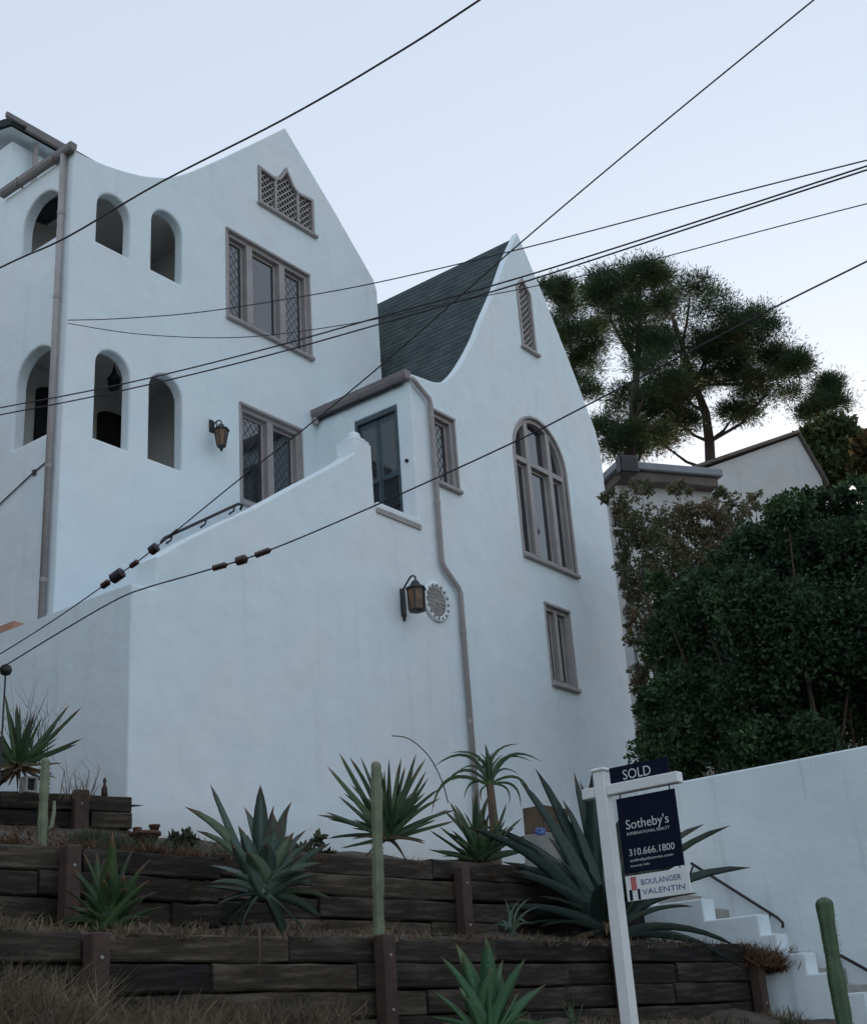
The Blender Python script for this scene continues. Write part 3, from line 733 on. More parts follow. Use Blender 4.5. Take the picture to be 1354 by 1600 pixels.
tag(slab(MB(), prof, [], lambda u, v, d: (XSW+d, u, v), .26, .015, 0).build('stepped_wall', 'stucco2'), 'low white wall stepping down beside the garden stairs', 'wall')
st = thing('garden_stairs', (13.7, 5, 0), 'white garden stairs between the stepped wall and tall wall', 'stairs')
for i in range(17):
    MB().box((XSW+.262, 2.3+i*.31, max(0, i*.2-.25)), (XW-.002, 2.3+(i+1)*.31+.02, (i+1)*.185), .01).build('step', 'concrete', st)
def rail(a, b, name_label, curl):
    t_ = thing('handrail', (XW, a.y, a.z), name_label, 'handrail')
    x = XW-.09; A, B = Vector((x, a.y, a.z)), Vector((x, b.y, b.z))
    pts = [A, B]
    if curl: pts = [A, B, B+Vector((0, -.05, -.06)), B+Vector((0, -.04, -.11))]
    MB().tube(pts, .017, 8).build('rail', 'iron', t_, True)
    for k in (.03, .92):
        c = A.lerp(B, k); MB().tube([c, c+Vector((-.0, .06, -.10)), c+Vector((.09, .10, -.12))], .012, 6).build('bracket', 'iron', t_)
rail(at_x(1085, 1350, XW), at_x(1220, 1435, XW), 'short black iron handrail high on the tall white wall', True)
rail(at_x(1306, 1487, XW), Vector((XW, 3.6, .95)), 'black iron handrail lower down, passing behind the tall cactus', True)

# ------------------------------------------------------------------ timber terraces
def timber_wall(label, O, along, L0, L1, top, courses, posts, seed, ch_=.178, xmax=None):
    rnd = random.Random(seed); into = Vector((-along.y, along.x, 0)); up = Vector((0, 0, 1))
    t_ = thing('timber_retaining_wall', O+along*((L0+L1)/2)+up*(top(L0)-ch_*courses), label, 'retaining wall', 'timber terrace walls')
    for c in range(courses):
        u = L0-rnd.uniform(0, 1.2)
        while u < L1:
            l = rnd.choice([.9, 1.25, 1.6, 2.1, 2.4]); e_ = min(u+l, L1); s_ = max(u, L0)
            if e_-s_ > .08:
                mid = (s_+e_)/2; z = top(mid)-ch_*(c+.5)
                dz = rnd.uniform(-.006, .004); dd = rnd.uniform(-.022, .022); tw = rnd.uniform(-.012, .012)
                al = (along+up*tw*.5).normalized()
                hl = (e_-s_)/2-.007; hy, hz, cc_ = .088, ch_/2-.005, .014; ns_ = 6; b_ = MB(); vs_ = []
                ring = [(-hy, -hz+cc_), (-hy, hz-cc_), (-hy+cc_, hz), (hy-cc_, hz), (hy, hz-cc_), (hy, -hz+cc_), (hy-cc_, -hz), (-hy+cc_, -hz)]
                for q_ in range(ns_+1):
                    wy, wz = rnd.uniform(-.006, .006), rnd.uniform(-.004, .004)
                    for y_, z_ in ring: vs_.append((-hl+2*hl*q_/ns_, y_+wy+rnd.uniform(-.004, .004), z_+wz+rnd.uniform(-.005, .004)))
                fs_ = [(q_*8+j, q_*8+(j+1) % 8, (q_+1)*8+(j+1) % 8, (q_+1)*8+j) for q_ in range(ns_) for j in range(8)]
                b_.add(vs_, fs_+[tuple(range(8)), tuple(ns_*8+j for j in range(8))])
                o = b_.build('timber', 'timber', t_)
                P = O+along*mid+into*(.09+dd+c*-.004)+up*(z+dz)
                o.matrix_parent_inverse = Matrix.Identity(4)
                o.location = P-t_.location; o.rotation_euler = (0, 0, math.atan2(along.y, along.x)+tw)
            u += l
    c_ = O+along*((L0+L1)/2)+into*.24; zb = top(L0)-ch_*courses
    struct(MB().obox(Vector((c_.x, c_.y, (top(L0)+zb)/2-.03)), (along, into, up), ((L1-L0)/2-.02, .07, (top(L0)-zb)/2+.02)).build('earth_fill', 'soil'))
    for (pu, pt, pb, wd) in posts:
        P = O+along*pu-into*.075
        o = MB().obox(Vector((P.x, P.y, (pt+pb)/2)), (along, into, up), (wd/2, .055, (pt-pb)/2), .008).build('post', 'post', t_)
        for zz in (pt-.14, pt-.5):
            if zz > pb: MB().lathe(P-into*.055+Vector((0, 0, zz-P.z)), [(.012, 0), (.01, .008)], 8, -into).build('bolt', 'stone', o)
def along_at(px, py, s):      # position along the terrace direction seen at this pixel
    d = ray(px, py); k = s/(TN.x*d.x+TN.y*d.y); P = EYE+d*k; return P, TA.x*P.x+TA.y*P.y
s1, s2 = 6.98, 8.2
pp = []
for px, py in ((140, 1462), (588, 1464), (955, 1474), (1166, 1484)):
    P, u = along_at(px, py, s1); pp.append((u, P.z+.005, 1.2, .118))
uR = along_at(1241, 1490, s1)[1]
timber_wall('lowest and longest dark timber retaining wall with four red-brown posts', TN*s1, TA, -3.0, min(uR, 12.15), lambda u: 2.43+.004*(u-4), 6, pp, 3)
ul = along_at(345, 1332, s2)[1]; ur = along_at(880, 1345, s2)[1]
P, u = along_at(101, 1324, s2); P2, u2 = along_at(711, 1358, s2)
timber_wall('left half of the middle timber retaining wall behind the bronze aloe', TN*s2, TA, -2.0, ul-.01, lambda u: 3.14, 4, [(u, P.z, 2.3, .115)], 5, .172)
timber_wall('right half of the middle timber retaining wall behind the slim cactus', TN*s2, TA, ul+.55, 12.2, lambda u: 3.235+.012*(u-7), 4, [(u2, P2.z, 2.3, .12)], 8)
timber_wall('short joining piece of middle timber wall hidden by the blue-green agave', TN*(s2+.07), TA, ul+.0, ul+.54, lambda u: 3.19, 4, [], 12)
A3_, B3_ = Vector((6.2, 11.92, 0)), Vector((9.12, 10.9, 0)); al3 = (B3_-A3_).normalized()
d_ = ray(122, 1246); k_ = None
den = d_.x*al3.y-d_.y*al3.x; k_ = (A3_.x*al3.y-A3_.y*al3.x)/den; u3 = (EYE+d_*k_-A3_).dot(al3)
timber_wall('uppermost short timber retaining wall against the white house corner', A3_, al3, -2, (B3_-A3_).length, lambda u: 4.34, 5, [(u3, 4.355, 3.3, .15)], 15, .17)
# earth held up behind the short wall
inn = Vector((-al3.y, al3.x, 0)); v_ = [A3_-al3*3+inn*.1, B3_+al3*.18+inn*.1, Vector((9.3, 15, 0)), Vector((3, 16, 0))]
struct(MB().add([(p.x, p.y, 4.27+(.25 if i > 1 else 0)) for i, p in enumerate(v_)], [(0, 1, 2, 3)]).build('raised_soil', 'soil'))

# ------------------------------------------------------------------ rosette plants
LEAF = {}
def leaf_mesh(kind, bend, mat):
    key = (kind, bend, mat)
    if key in LEAF: return LEAF[key]
    n = 8
    W = {'agave': lambda t: (.45+1.15*t)*(1-t**1.9)*.95,
         'blade': lambda t: (.85+.25*t)*(1-t**2.2),
         'aloe': lambda t: (1-t)**.8*(1.0)}[kind]
    vs = []; fs = []
    for i in range(n):
        t = i/n; x = t; z = bend*4*t*(1-t)*(1 if kind != 'x' else 1)
        w_ = W(t)*.5; th = .16*(1-t*.8)
        # cross-section: left edge, keel top (channelled), right edge, keel bottom  (y in widths, z in thickness)
        vs += [(x, -w_, z+.012), (x, 0, z-.006), (x, w_, z+.012), (x, 0, z-.012-.055*(1-t))]
    vs.append((1, 0, 0))
    for i in range(n-1):
        for j in range(4): fs.append((i*4+j, i*4+(j+1) % 4, (i+1)*4+(j+1) % 4, (i+1)*4+j))
    for j in range(4): fs.append(((n-1)*4+j, (n-1)*4+(j+1) % 4, n*4))
    fs.append((3, 2, 1, 0))
    LEAF[key] = MB().add(vs, fs).mesh('leaf', mat, True); return LEAF[key]
BENDS = [.0, .05, .11, .18, .27, .36]
def rosette(name, label, c, px_c, D, tips, width, kind, mat, droop, fill, group=None, dry=0, seed=1, depth=.45, cat='plant', core=None):
    """tips: leaf ends as photo offsets round the heart of the rosette, turned into lengths at distance D; more leaves fill it front and back"""
    rnd = random.Random(seed); t_ = thing(name, c, label, cat, group or 'rosette plants on the terraces')
    mpp = D/FPX
    up = Vector((0, 0, 1)); fw = Vector((CF.x, CF.y, 0)).normalized(); rt = Vector((fw.y, -fw.x, 0))
    cc = core if core is not None else c
    specs = []
    for (tx, ty) in tips:
        dx, dy = (tx-px_c[0])*mpp, -(ty-px_c[1])*mpp*1.04
        L = math.hypot(dx, dy); specs.append((rt*dx+up*dy+fw*(rnd.uniform(-depth, depth)*L), 1.0, False))
    Lm = sorted(math.hypot(a-px_c[0], b-px_c[1]) for a, b in tips)[len(tips)*2//3]*mpp
    for i in range(fill):
        az = rnd.uniform(0, 2*math.pi); el = R(rnd.choice([12, 25, 40, 55, 70, 82])+rnd.uniform(-8, 8)); L = Lm*rnd.uniform(.55, .95)
        v = (rt*math.cos(az)+fw*math.sin(az))*math.cos(el)*L+up*math.sin(el)*L; specs.append((v, .9, False))
    for i in range(dry):
        az = rnd.uniform(0, 2*math.pi); v = (rt*math.cos(az)+fw*math.sin(az))*Lm*rnd.uniform(.4, .7)+up*Lm*rnd.uniform(-.35, 0); specs.append((v, .6, True))
    for v, ws, isdry in specs:
        L = v.length; ch = v/L; h = Vector((ch.x, ch.y, 0))
        h = h.normalized() if h.length > .05 else Vector((rnd.uniform(-1, 1), rnd.uniform(-1, 1), 0)).normalized()
        hl = math.hypot(ch.x, ch.y)
        nz = (up*hl-h*ch.z).normalized(); ny = nz.cross(ch)
        want = droop*(.35+.9*hl)+rnd.uniform(-.03, .03)
        if ch.z < .1: want += droop*.25
        b_ = min(BENDS, key=lambda q: abs(q-want))
        o = bpy.data.objects.new('leaf', leaf_mesh(kind, b_, 'dryleaf' if isdry else mat)); COL.objects.link(o); o.parent = t_
        wz = width*ws*rnd.uniform(.85, 1.15)
        rollm = Matrix.Rotation(rnd.uniform(-.25, .25), 3, 'X')
        m3 = Matrix((ch, ny, nz)).transposed() @ rollm
        m4 = m3.to_4x4() @ Matrix.Diagonal((L, wz, L, 1))
        off = Vector((rnd.uniform(-1, 1), rnd.uniform(-1, 1), 0))*width*.25
        m4.translation = (cc-t_.location)+off
        o.matrix_local = m4
    return t_
def on_s(px, py, s):
    d = ray(px, py); return EYE+d*(s/(TN.x*d.x+TN.y*d.y))
def dep(P): return (P-EYE).dot(CF)
def plant(name, label, px_c, s, tips, width, kind, mat, droop, fill, **kw):
    P = on_s(*px_c, s); return rosette(name, label, P, px_c, dep(P), tips, width, kind, mat, droop, fill, **kw)
plant('agave', 'big blue-green agave with broad toothed leaves above the lowest timber wall', (415, 1398), 7.55,
      [(300, 1264), (306, 1296), (343, 1230), (413, 1230), (442, 1262), (471, 1270), (424, 1285), (490, 1300), (515, 1332), (522, 1362), (505, 1440), (470, 1458), (440, 1466), (385, 1464), (352, 1448), (325, 1415), (515, 1415), (338, 1430), (325, 1380), (318, 1345), (375, 1262), (455, 1285), (380, 1300), (360, 1330), (500, 1395), (440, 1300)],
      .20, 'agave', 'agave_blue', .07, 46, seed=3, dry=0)
plant('aloe', 'spiky narrow-leaved green aloe right behind the slim tall cactus', (607, 1308), 8.75,
      [(498, 1272), (521, 1204), (537, 1178), (555, 1190), (568, 1193), (585, 1200), (611, 1180), (632, 1180), (640, 1196), (657, 1190), (673, 1192), (670, 1216), (668, 1250), (692, 1262), (682, 1290), (665, 1316), (508, 1300), (530, 1316), (516, 1270), (548, 1230), (642, 1232), (600, 1210), (655, 1260)],
      .088, 'aloe', 'aloe', .03, 44, seed=4, dry=4)
P5 = on_s(765, 1225, 9.0)
t5 = rosette('tree_aloe', 'tall aloe with arching recurved leaves in front of the wing downspout', Vector((P5.x, P5.y, 3.3)), (765, 1228), dep(P5),
      [(678, 1196), (690, 1228), (672, 1265), (708, 1172), (763, 1164), (816, 1166), (846, 1206), (830, 1260), (808, 1266), (790, 1262), (722, 1248), (740, 1190), (790, 1185), (752, 1255), (775, 1180)],
      .055, 'blade', 'aloe', .28, 12, seed=5, depth=.35, core=P5)
MB().tube([(P5.x, P5.y, 3.25), (P5.x+.02, P5.y, (3.25+P5.z)/2), P5], [.06, .05, .04], 8).build('stem', 'twig', t5)
plant('aloe', 'upright clump of green aloe at the foot of the tree aloe', (752, 1345), 8.55,
      [(693, 1262), (707, 1246), (716, 1258), (740, 1250), (755, 1245), (772, 1250), (792, 1262), (817, 1282), (680, 1296), (840, 1330), (670, 1325), (780, 1240), (748, 1262), (690, 1335), (728, 1270), (765, 1270), (800, 1300), (700, 1300), (830, 1310)],
      .14, 'aloe', 'aloe', .03, 64, seed=6, dry=3)
plant('agave', 'huge dark agave with long sword leaves behind the sign post', (948, 1458), 7.7,
      [(868, 1208), (830, 1228), (757, 1280), (742, 1296), (735, 1342), (782, 1345), (800, 1368), (770, 1424), (800, 1444), (912, 1214), (930, 1238), (955, 1226), (985, 1248), (1140, 1300), (1150, 1322), (1178, 1382), (1100, 1410), (1060, 1502), (1146, 1522), (1140, 1492), (1015, 1490), (760, 1420), (1010, 1270), (1060, 1330), (880, 1300), (850, 1330), (900, 1260), (1030, 1300), (830, 1400), (920, 1330), (960, 1320), (990, 1340)],
      .235, 'blade', 'agave_dark', .10, 40, seed=7, depth=.3, dry=2)
plant('agave', 'fresh green agave in front of the lowest timber wall, cut off by the picture bottom', (766, 1622), 6.3,
      [(692, 1502), (720, 1478), (768, 1478), (800, 1510), (832, 1516), (846, 1552), (688, 1545), (742, 1500), (785, 1530), (810, 1560), (725, 1540), (755, 1520)],
      .18, 'agave', 'aloe_bright', .05, 18, seed=8)
plant('aloe', 'low bronze-green aloe on the left above the lowest timber wall', (168, 1452), 7.55,
      [(98, 1388), (130, 1335), (118, 1368), (150, 1330), (192, 1318), (203, 1335), (228, 1345), (242, 1390), (238, 1402), (92, 1448), (212, 1442), (226, 1418), (172, 1350), (140, 1400), (110, 1425), (205, 1380), (105, 1360), (222, 1365), (245, 1425), (88, 1410), (160, 1345)],
      .18, 'aloe', 'aloe_red', .08, 36, seed=9, dry=4)
P1 = on_s(30, 1196, 11.9)
rosette('aloe', 'dark spiky aloe growing on the uppermost timber terrace at the left edge', P1, (30, 1196), dep(P1),
      [(-45, 1092), (4, 1085), (15, 1098), (33, 1105), (99, 1102), (119, 1106), (83, 1166), (126, 1174), (-62, 1130), (56, 1118), (86, 1178), (-50, 1180), (10, 1130), (45, 1140)],
      .085, 'aloe', 'aloe_red', -.05, 22, seed=10, dry=34, depth=.3)
plant('aloe', 'tiny green aloe at the picture bottom right of the fresh agave', (897, 1606), 6.4, [(884, 1566), (900, 1560), (915, 1572), (890, 1580)], .05, 'aloe', 'aloe', .02, 5, seed=11)
plant('agave', 'small drooping agave pup below the dark sword-leaved agave', (800, 1462), 7.35, [(770, 1440), (790, 1418), (835, 1408), (850, 1425), (760, 1452), (840, 1450)], .05, 'blade', 'agave_blue', .2, 6, seed=12)

def cactus(label, base, top, rad, ribs, mat, lean=None, seed=1, arm=None):
    rnd = random.Random(seed); t_ = thing('column_cactus', base, label, 'cactus', 'column cacti')
    H = (top-base).length; d = (top-base).normalized(); x = d.orthogonal().normalized(); y = d.cross(x); n = ribs*4
    k = 30; vs = []; fs = []; tc = 1-1.1*rad/H
    for i in range(k+1):
        t = i/20*tc if i <= 20 else tc+(1-tc)*(i-20)/10; r_ = rad*(1+.08*math.sin(t*17+seed)+.05*math.sin(t*41))*(1 if t < tc else math.sqrt(max(.03, 1-((t-tc)/(1-tc))**2)))
        c = base+d*H*t+x*rad*.25*math.sin(t*5+seed)
        for j in range(n):
            a = 2*math.pi*j/n; q = r_*(.92+.26*abs(math.cos(ribs*a/2))); vs.append(c+x*q*math.cos(a)+y*q*math.sin(a))
    for i in range(k):
        for j in range(n): fs.append((i*n+j, i*n+(j+1) % n, (i+1)*n+(j+1) % n, (i+1)*n+j))
    fs.append(tuple(k*n+j for j in range(n)))
    MB().add(vs, fs).build('stem', mat, t_, True)
    sp = MB()
    for i in range(int(H/.035)):
        for j in range(ribs):
            a = 2*math.pi*j/ribs; c = base+d*(.03+i*.035+rnd.uniform(-.008, .008)); 
            if (c-base).length > H*.95: continue
            o_ = x*math.cos(a)+y*math.sin(a); p0 = c+o_*rad*1.1
            s_ = d*.0018
            for z_ in range(4):
                e1 = p0+o_*rnd.uniform(.008, .024)+d*rnd.uniform(-.022, .022)+o_.cross(d)*rnd.uniform(-.018, .018); sp.add([p0-s_, p0+s_, e1], [(0, 1, 2)])
    tag(sp.build('spines', 'drygrass', t_), kind='stuff')
    if arm:
        MB().tube(arm, [rad*.5, rad*.55, rad*.5, rad*.3], 10).build('arm', mat, t_, True)
b1 = on_s(591, 1462, 7.28); b1.z = 2.35
d1 = ray(587, 1190); q1 = EYE+d1*(math.hypot(b1.x, b1.y)/math.hypot(d1.x, d1.y))
cactus('slim tall pale green column cactus standing before the narrow-leaved aloe', b1, q1, .036, 7, 'cactus', seed=1)
b2 = on_s(66, 1322, 8.5); b2.z = 3.1; d2 = ray(71, 1184); q2 = EYE+d2*(math.hypot(b2.x, b2.y)/math.hypot(d2.x, d2.y))
cactus('small pale column cactus at left below the potted aloe', b2, q2, .03, 6, 'cactus', seed=2, arm=[b2+Vector((.0, 0, .18)), b2+Vector((.05, -.03, .22)), b2+Vector((.06, -.035, .32)), b2+Vector((.06, -.035, .40))])
b3 = at_h(1325, 1640, 10.6); b3.z = z_bank(TN.dot(b3))-.05; d3 = ray(1286, 1402); q3 = EYE+d3*(10.6/math.hypot(d3.x, d3.y))
cactus('thick dark green column cactus in front of the tall white wall', b3, q3, .050, 6, 'cactus_dark', seed=4)

# ------------------------------------------------------------------ pots and bits on the terraces
def pot(label, c, r_, h_, mat='terra', name='terracotta_pot'):
    t_ = MB().lathe(c, [(r_*.68, 0), (r_*.9, h_*.78), (r_*1.08, h_*.8), (r_*1.08, h_), (r_*.9, h_), (r_*.85, h_*.85)], 18).build(name, mat, None, True)
    return tag(t_, label, 'pot')
c = on_s(226, 1326, 9.4); pot('wide terracotta pot at the foot of the stair block wall', c, .125, .13)
c2 = on_s(241, 1306, 9.45); pot('small terracotta pot standing on the wider one', c2+Vector((0, 0, .0)), .045, .09)
c = on_s(44, 1240, 11.75)
o = thing('small_lantern', c, 'small pale box lantern with dark opening beside the clay pot', 'lantern')
bx_ = MB(); bars(bx_, c.x-.07, c.x+.07, c.z, c.z+.16, c.y-.06, .022, .12); bx_.build('frame', 'stone', o)
MB().box((c.x-.05, c.y-.02, c.z+.015), (c.x+.05, c.y+.04, c.z+.145)).build('opening', 'dark', o)
c = on_s(168, 1248, 11.2)
d_ = ray(168, 1248); c = EYE+d_*((A3_.x*al3.y-A3_.y*al3.x)/(d_.x*al3.y-d_.y*al3.x))
tag(MB().lathe((c.x+.03, c.y+.09, 4.335), [(.035, 0), (.03, .09), (.012, .13), (.02, .17), (.008, .2)], 10).build('clay_figurine', 'post', None, True), 'small dark upright ornament on the uppermost timber wall', 'ornament')
c = on_s(197, 1282, 11.1)
tag(MB().lathe((9.28, 11.0, c.z-.05), [(.03, 0), (.045, .08), (.05, .12), (.02, .13)], 10).build('clay_cup', 'terra', None, True), 'tiny clay pot tucked at the house corner', 'pot')
p0 = at_x(0, 962, 9.62); p1 = at_x(46, 966, 9.62)
tb = MB(); tb.box((9.55, 13.75, 6.885), (9.85, 15.6, 7.03), .02); tb.box((9.57, 13.77, 7.03), (9.83, 15.58, 7.05))
tag(tb.build('terracotta_trough', 'terra_light'), 'pale terracotta trough lying on the low wall at far left', 'planter')
# ball on a thin stake
c = on_s(9, 1047, 11.6)
o = thing('garden_stake', (c.x, c.y, 4.2), 'thin stake with a dark round ball on top at the left edge', 'stake')
MB().lathe(c, [(.01, -.06), (.05, -.04), (.062, 0), (.05, .04), (.01, .06)], 14).build('ball', 'iron', o, True)
MB().tube([(c.x, c.y, 4.2), c], .01, 6).build('rod', 'iron', o)
# tan box and cloths behind the dark agave
c = on_s(845, 1268, 10.6)
o = thing('wooden_planter', (c.x, c.y, 3.7), 'tan wooden planter box against the wing wall behind the dark agave', 'planter')
fw2 = Vector((1, 0, 0)); P = Vector((c.x, c.y, c.z))
for k in range(2):
    MB().box((P.x-.24, P.y-.2, P.z-.30+k*.17), (P.x+.32, P.y-.17, P.z-.30+k*.17+.16), .008).build('board', 'tanbox', o)
for ex in (-.24, .29): MB().box((P.x+ex, P.y-.168, P.z-.30), (P.x+ex+.03, P.y+.12, P.z+.03)).build('end', 'tanbox', o)
MB().box((P.x-.27, P.y-.22, 3.5), (P.x+.36, P.y+.14, P.z-.31), .01).build('base', 'block', o)
def crumple(name, mat, c, r_, label, seed):
    rnd = random.Random(seed); bm = bmesh.new(); bmesh.ops.create_icosphere(bm, subdivisions=2, radius=r_)
    for v in bm.verts: v.co *= rnd.uniform(.7, 1.2); v.co.z *= .7
    me = bpy.data.meshes.new(name); bm.to_mesh(me); bm.free(); me.materials.append(M[mat])
    o = link(name, me); o.location = c; tag(o, label, 'bag')
crumple('plastic_bag', 'bluecloth', on_s(843, 1300, 9.9), .075, 'crumpled blue bag behind the dark agave leaves', 1)
crumple('plastic_bag', 'whitecloth', on_s(889, 1294, 9.9), .10, 'crumpled white bag between the dark agave leaves', 2)
for i, (px, py, r_) in enumerate(((815, 1322, .07), (838, 1330, .06), (862, 1338, .07), (690, 1330, .06))):
    rnd = random.Random(i); bm = bmesh.new(); bmesh.ops.create_icosphere(bm, subdivisions=2, radius=r_)
    for v in bm.verts: v.co *= rnd.uniform(.8, 1.1); v.co.z *= .7
    me = bpy.data.meshes.new('rock'); bm.to_mesh(me); bm.free(); me.materials.append(M['stone'])
    o = link('rock', me); o.location = on_s(px, py, 8.75); o.location.z = z_top(8.75)+.04
    tag(o, ['pale rock nearest the tree aloe clump', 'middle pale rock beside the dark agave', 'rightmost pale rock beside the dark agave', 'pale rock between the two green aloes'][i], 'rock', 'pale rocks on the upper bed')

# ------------------------------------------------------------------ sign
sx, sy = 8.92, 5.20
sg = thing('sale_sign', (sx, sy, 1.3), 'white post with hanging navy sale sign and sold rider', 'sign')
gz0 = z_bank(TN.dot(Vector((sx, sy, 0))))-.2
MB().box((sx-.05, sy-.05, gz0), (sx+.05, sy+.05, 3.56), .008).build('post', 'signwhite', sg)
MB().box((sx-.062, sy-.062, 3.56), (sx+.062, sy+.062, 3.585), .008).build('cap', 'signwhite', sg)
MB().box((sx-.042, sy-.66, 3.37), (sx+.042, sy-.052, 3.45), .006).build('arm', 'signwhite', sg)
MB().box((sx-.042, sy+.052, 3.37), (sx+.042, sy+.17, 3.45), .006).build('arm', 'signwhite', sg)
def text_on(s, size, y, z, x, mat, parent, wid=None):
    """flat print on a panel facing -X, reading towards -Y"""
    cu = bpy.data.curves.new('txt', 'FONT'); cu.body = s; cu.size = size; cu.extrude = .0006; cu.resolution_u = 3
    to = bpy.data.objects.new('txt', cu); COL.objects.link(to)
    dg = bpy.context.evaluated_depsgraph_get(); me = bpy.data.meshes.new_from_object(to.evaluated_get(dg))
    bpy.data.objects.remove(to)
    xs = [v.co.x for v in me.vertices]; k = 1 if wid is None else wid/(max(xs)-min(xs)); mn = min(xs)
    for v in me.vertices:
        a, b, c_ = v.co; v.co = (x-c_, y-(a-mn)*k, z+b)
    me.name = 'lettering'; me.materials.clear(); me.materials.append(M[mat])
    o = bpy.data.objects.new('lettering', me); COL.objects.link(o); o.parent = parent
    if parent.type == 'EMPTY': o.matrix_parent_inverse = Matrix.Translation(-parent.location)
    return o
top = MB().box((sx-.008, sy-.58, 3.452), (sx+.008, sy-.075, 3.575), .002).build('rider_panel', 'navy', sg); tag(top, 'navy panel reading SOLD')
text_on('SOLD', .105, sy-.19, 3.468, sx-.0095, 'print', top, .24)
pan = MB().box((sx-.008, sy-.60, 2.785), (sx+.008, sy-.105, 3.335), .002).build('panel', 'navy', sg)
text_on("Sotheby's", .098, sy-.165, 3.10, sx-.0095, 'print', pan, .36)
text_on('INTERNATIONAL REALTY', .03, sy-.165, 3.055, sx-.0095, 'print', pan, .36)
text_on('310.666.1800', .072, sy-.165, 2.905, sx-.0095, 'print', pan, .38)
text_on('sothebyshomes.com', .03, sy-.165, 2.862, sx-.0095, 'print', pan, .36)
text_on('beverly hills', .022, sy-.165, 2.825, sx-.0095, 'print', pan, .16)
low = MB().box((sx-.008, sy-.625, 2.585), (sx+.008, sy-.105, 2.765), .002).build('rider_panel', 'signwhite', sg); tag(low, 'white panel with blue lettering and red mark')
text_on('BOULANGER', .055, sy-.235, 2.69, sx-.0095, 'print_navy', low, .33)
text_on('VALENTIN', .055, sy-.235, 2.62, sx-.0095, 'print_navy', low, .35)
q = MB().box((sx-.0105, sy-.195, 2.66), (sx-.0082, sy-.15, 2.755)).build('red_mark', 'print_red', low)
MB().box((sx-.0105, sy-.152, 2.59), (sx-.0082, sy-.128, 2.665)).build('navy_mark', 'navy', low)
MB().box((sx-.0105, sy-.218, 2.59), (sx-.0082, sy-.198, 2.665)).build('navy_mark', 'navy', low)
for yy in (.14, .56):
    MB().tube([(sx, sy-yy, 3.37), (sx, sy-yy, 3.33)], .005, 6).build('hook', 'iron', sg)
    MB().tube([(sx, sy-yy, 2.79), (sx, sy-yy, 2.76)], .004, 6).build('hook', 'iron', sg)

# ------------------------------------------------------------------ overhead cables
def cable(label, pts, rad, parts=(), group='overhead cables'):
    """pts: (px, py, distance) knots of a real hanging cable"""
    k = spline(pts, 6); W_ = [at_d(*p) for p in k]
    if pts[-1][0] > PW or pts[-1][1] < 0: W_.append(W_[-1]+(W_[-1]-W_[-2]).normalized()*16)     # on to the next pole
    if pts[0][0] < 0 or pts[0][1] < 0: W_.insert(0, W_[0]+(W_[0]-W_[1]).normalized()*16)
    if pts[-1][0] < 0: W_.append(W_[-1]+(W_[-1]-W_[-2]).normalized()*16)
    t_ = thing('power_line', W_[0], label, 'cable', group)
    rad = rad*.76
    MB().tube(W_, rad, 6).build('wire', 'wire', t_, True)
    for (px, py, D, L, r_, mat, nm) in parts:
        c = at_d(px, py, D); j = min(range(len(W_)-1), key=lambda i: ((W_[i]+W_[i+1])/2-c).length); d = (W_[j+1]-W_[j]).normalized()
        c = W_[j]+d*(c-W_[j]).dot(d)
        nb_ = 5; prof = []
        for i in range(nb_): prof += [(r_*.6, -L/2+L*i/nb_), (r_, -L/2+L*(i+.4)/nb_), (r_*.65, -L/2+L*(i+.9)/nb_)]
        MB().lathe(c, [(rad, -L/2-.01)]+prof+[(rad, L/2+.02)], 10, d).build(nm, mat, t_, True)
cable('thick cable rising from the left edge past the loggia to the top edge', [(-260, 548, 13), (0, 418, 12.2), (105, 370, 11.9), (250, 285, 11.5), (445, 185, 11), (600, 95, 10.5), (748, 0, 10), (1100, -240, 9)], .0115)
cable('thin cable from the top right edge past the wing apex to insulators at lower left', [(1500, -190, 9), (1270, 0, 9.6), (1040, 188, 10.3), (820, 373, 11), (640, 532, 11.6), (500, 650, 12.1), (370, 752, 12.6), (240, 858, 13), (180, 902, 13.2), (90, 965, 13.5), (0, 1022, 13.8), (-150, 1110, 14.3)], .0085,
      [(240, 858, 13, .09, .05, 'wire', 'clamp'), (210, 882, 13.1, .1, .03, 'porcelain', 'insulator'), (184, 900, 13.2, .15, .058, 'wire', 'insulator'), (165, 914, 13.25, .1, .035, 'porcelain', 'insulator'), (268, 832, 12.9, .13, .018, 'wire', 'splice')])
cable('upper cable from the loggia corner sweeping across both gables to the right edge', [(106, 500, 16.2), (180, 498, 15.6), (300, 489, 14.8), (430, 470, 14), (590, 441, 13.1), (820, 387, 12), (1100, 314, 10.8), (1354, 250, 9.9), (1700, 165, 8.8)], .0085)
cable('lower cable from the loggia corner sagging below the three-light window', [(106, 505, 16.2), (200, 520, 15.5), (300, 527, 14.9), (390, 526, 14.3), (480, 516, 13.8), (590, 498, 13.2), (700, 473, 12.7), (830, 448, 12.1), (1010, 408, 11.4), (1180, 363, 10.7), (1354, 318, 10.1), (1650, 245, 9.2)], .007)
cable('upper strand of the thick twin cable crossing from left edge to right edge', [(-200, 672, 15), (0, 637, 14.2), (200, 598, 13.5), (400, 549, 12.8), (590, 496, 12.2), (800, 437, 11.5), (980, 381, 11), (1180, 316, 10.4), (1354, 259, 9.9), (1650, 163, 9.2)], .0105)
cable('lower strand of the thick twin cable crossing from left edge to right edge', [(-200, 684, 14.9), (0, 648, 14.1), (200, 608, 13.4), (400, 560, 12.7), (590, 507, 12.1), (800, 446, 11.4), (980, 388, 10.9), (1180, 322, 10.3), (1354, 265, 9.8), (1650, 168, 9.1)], .0105)
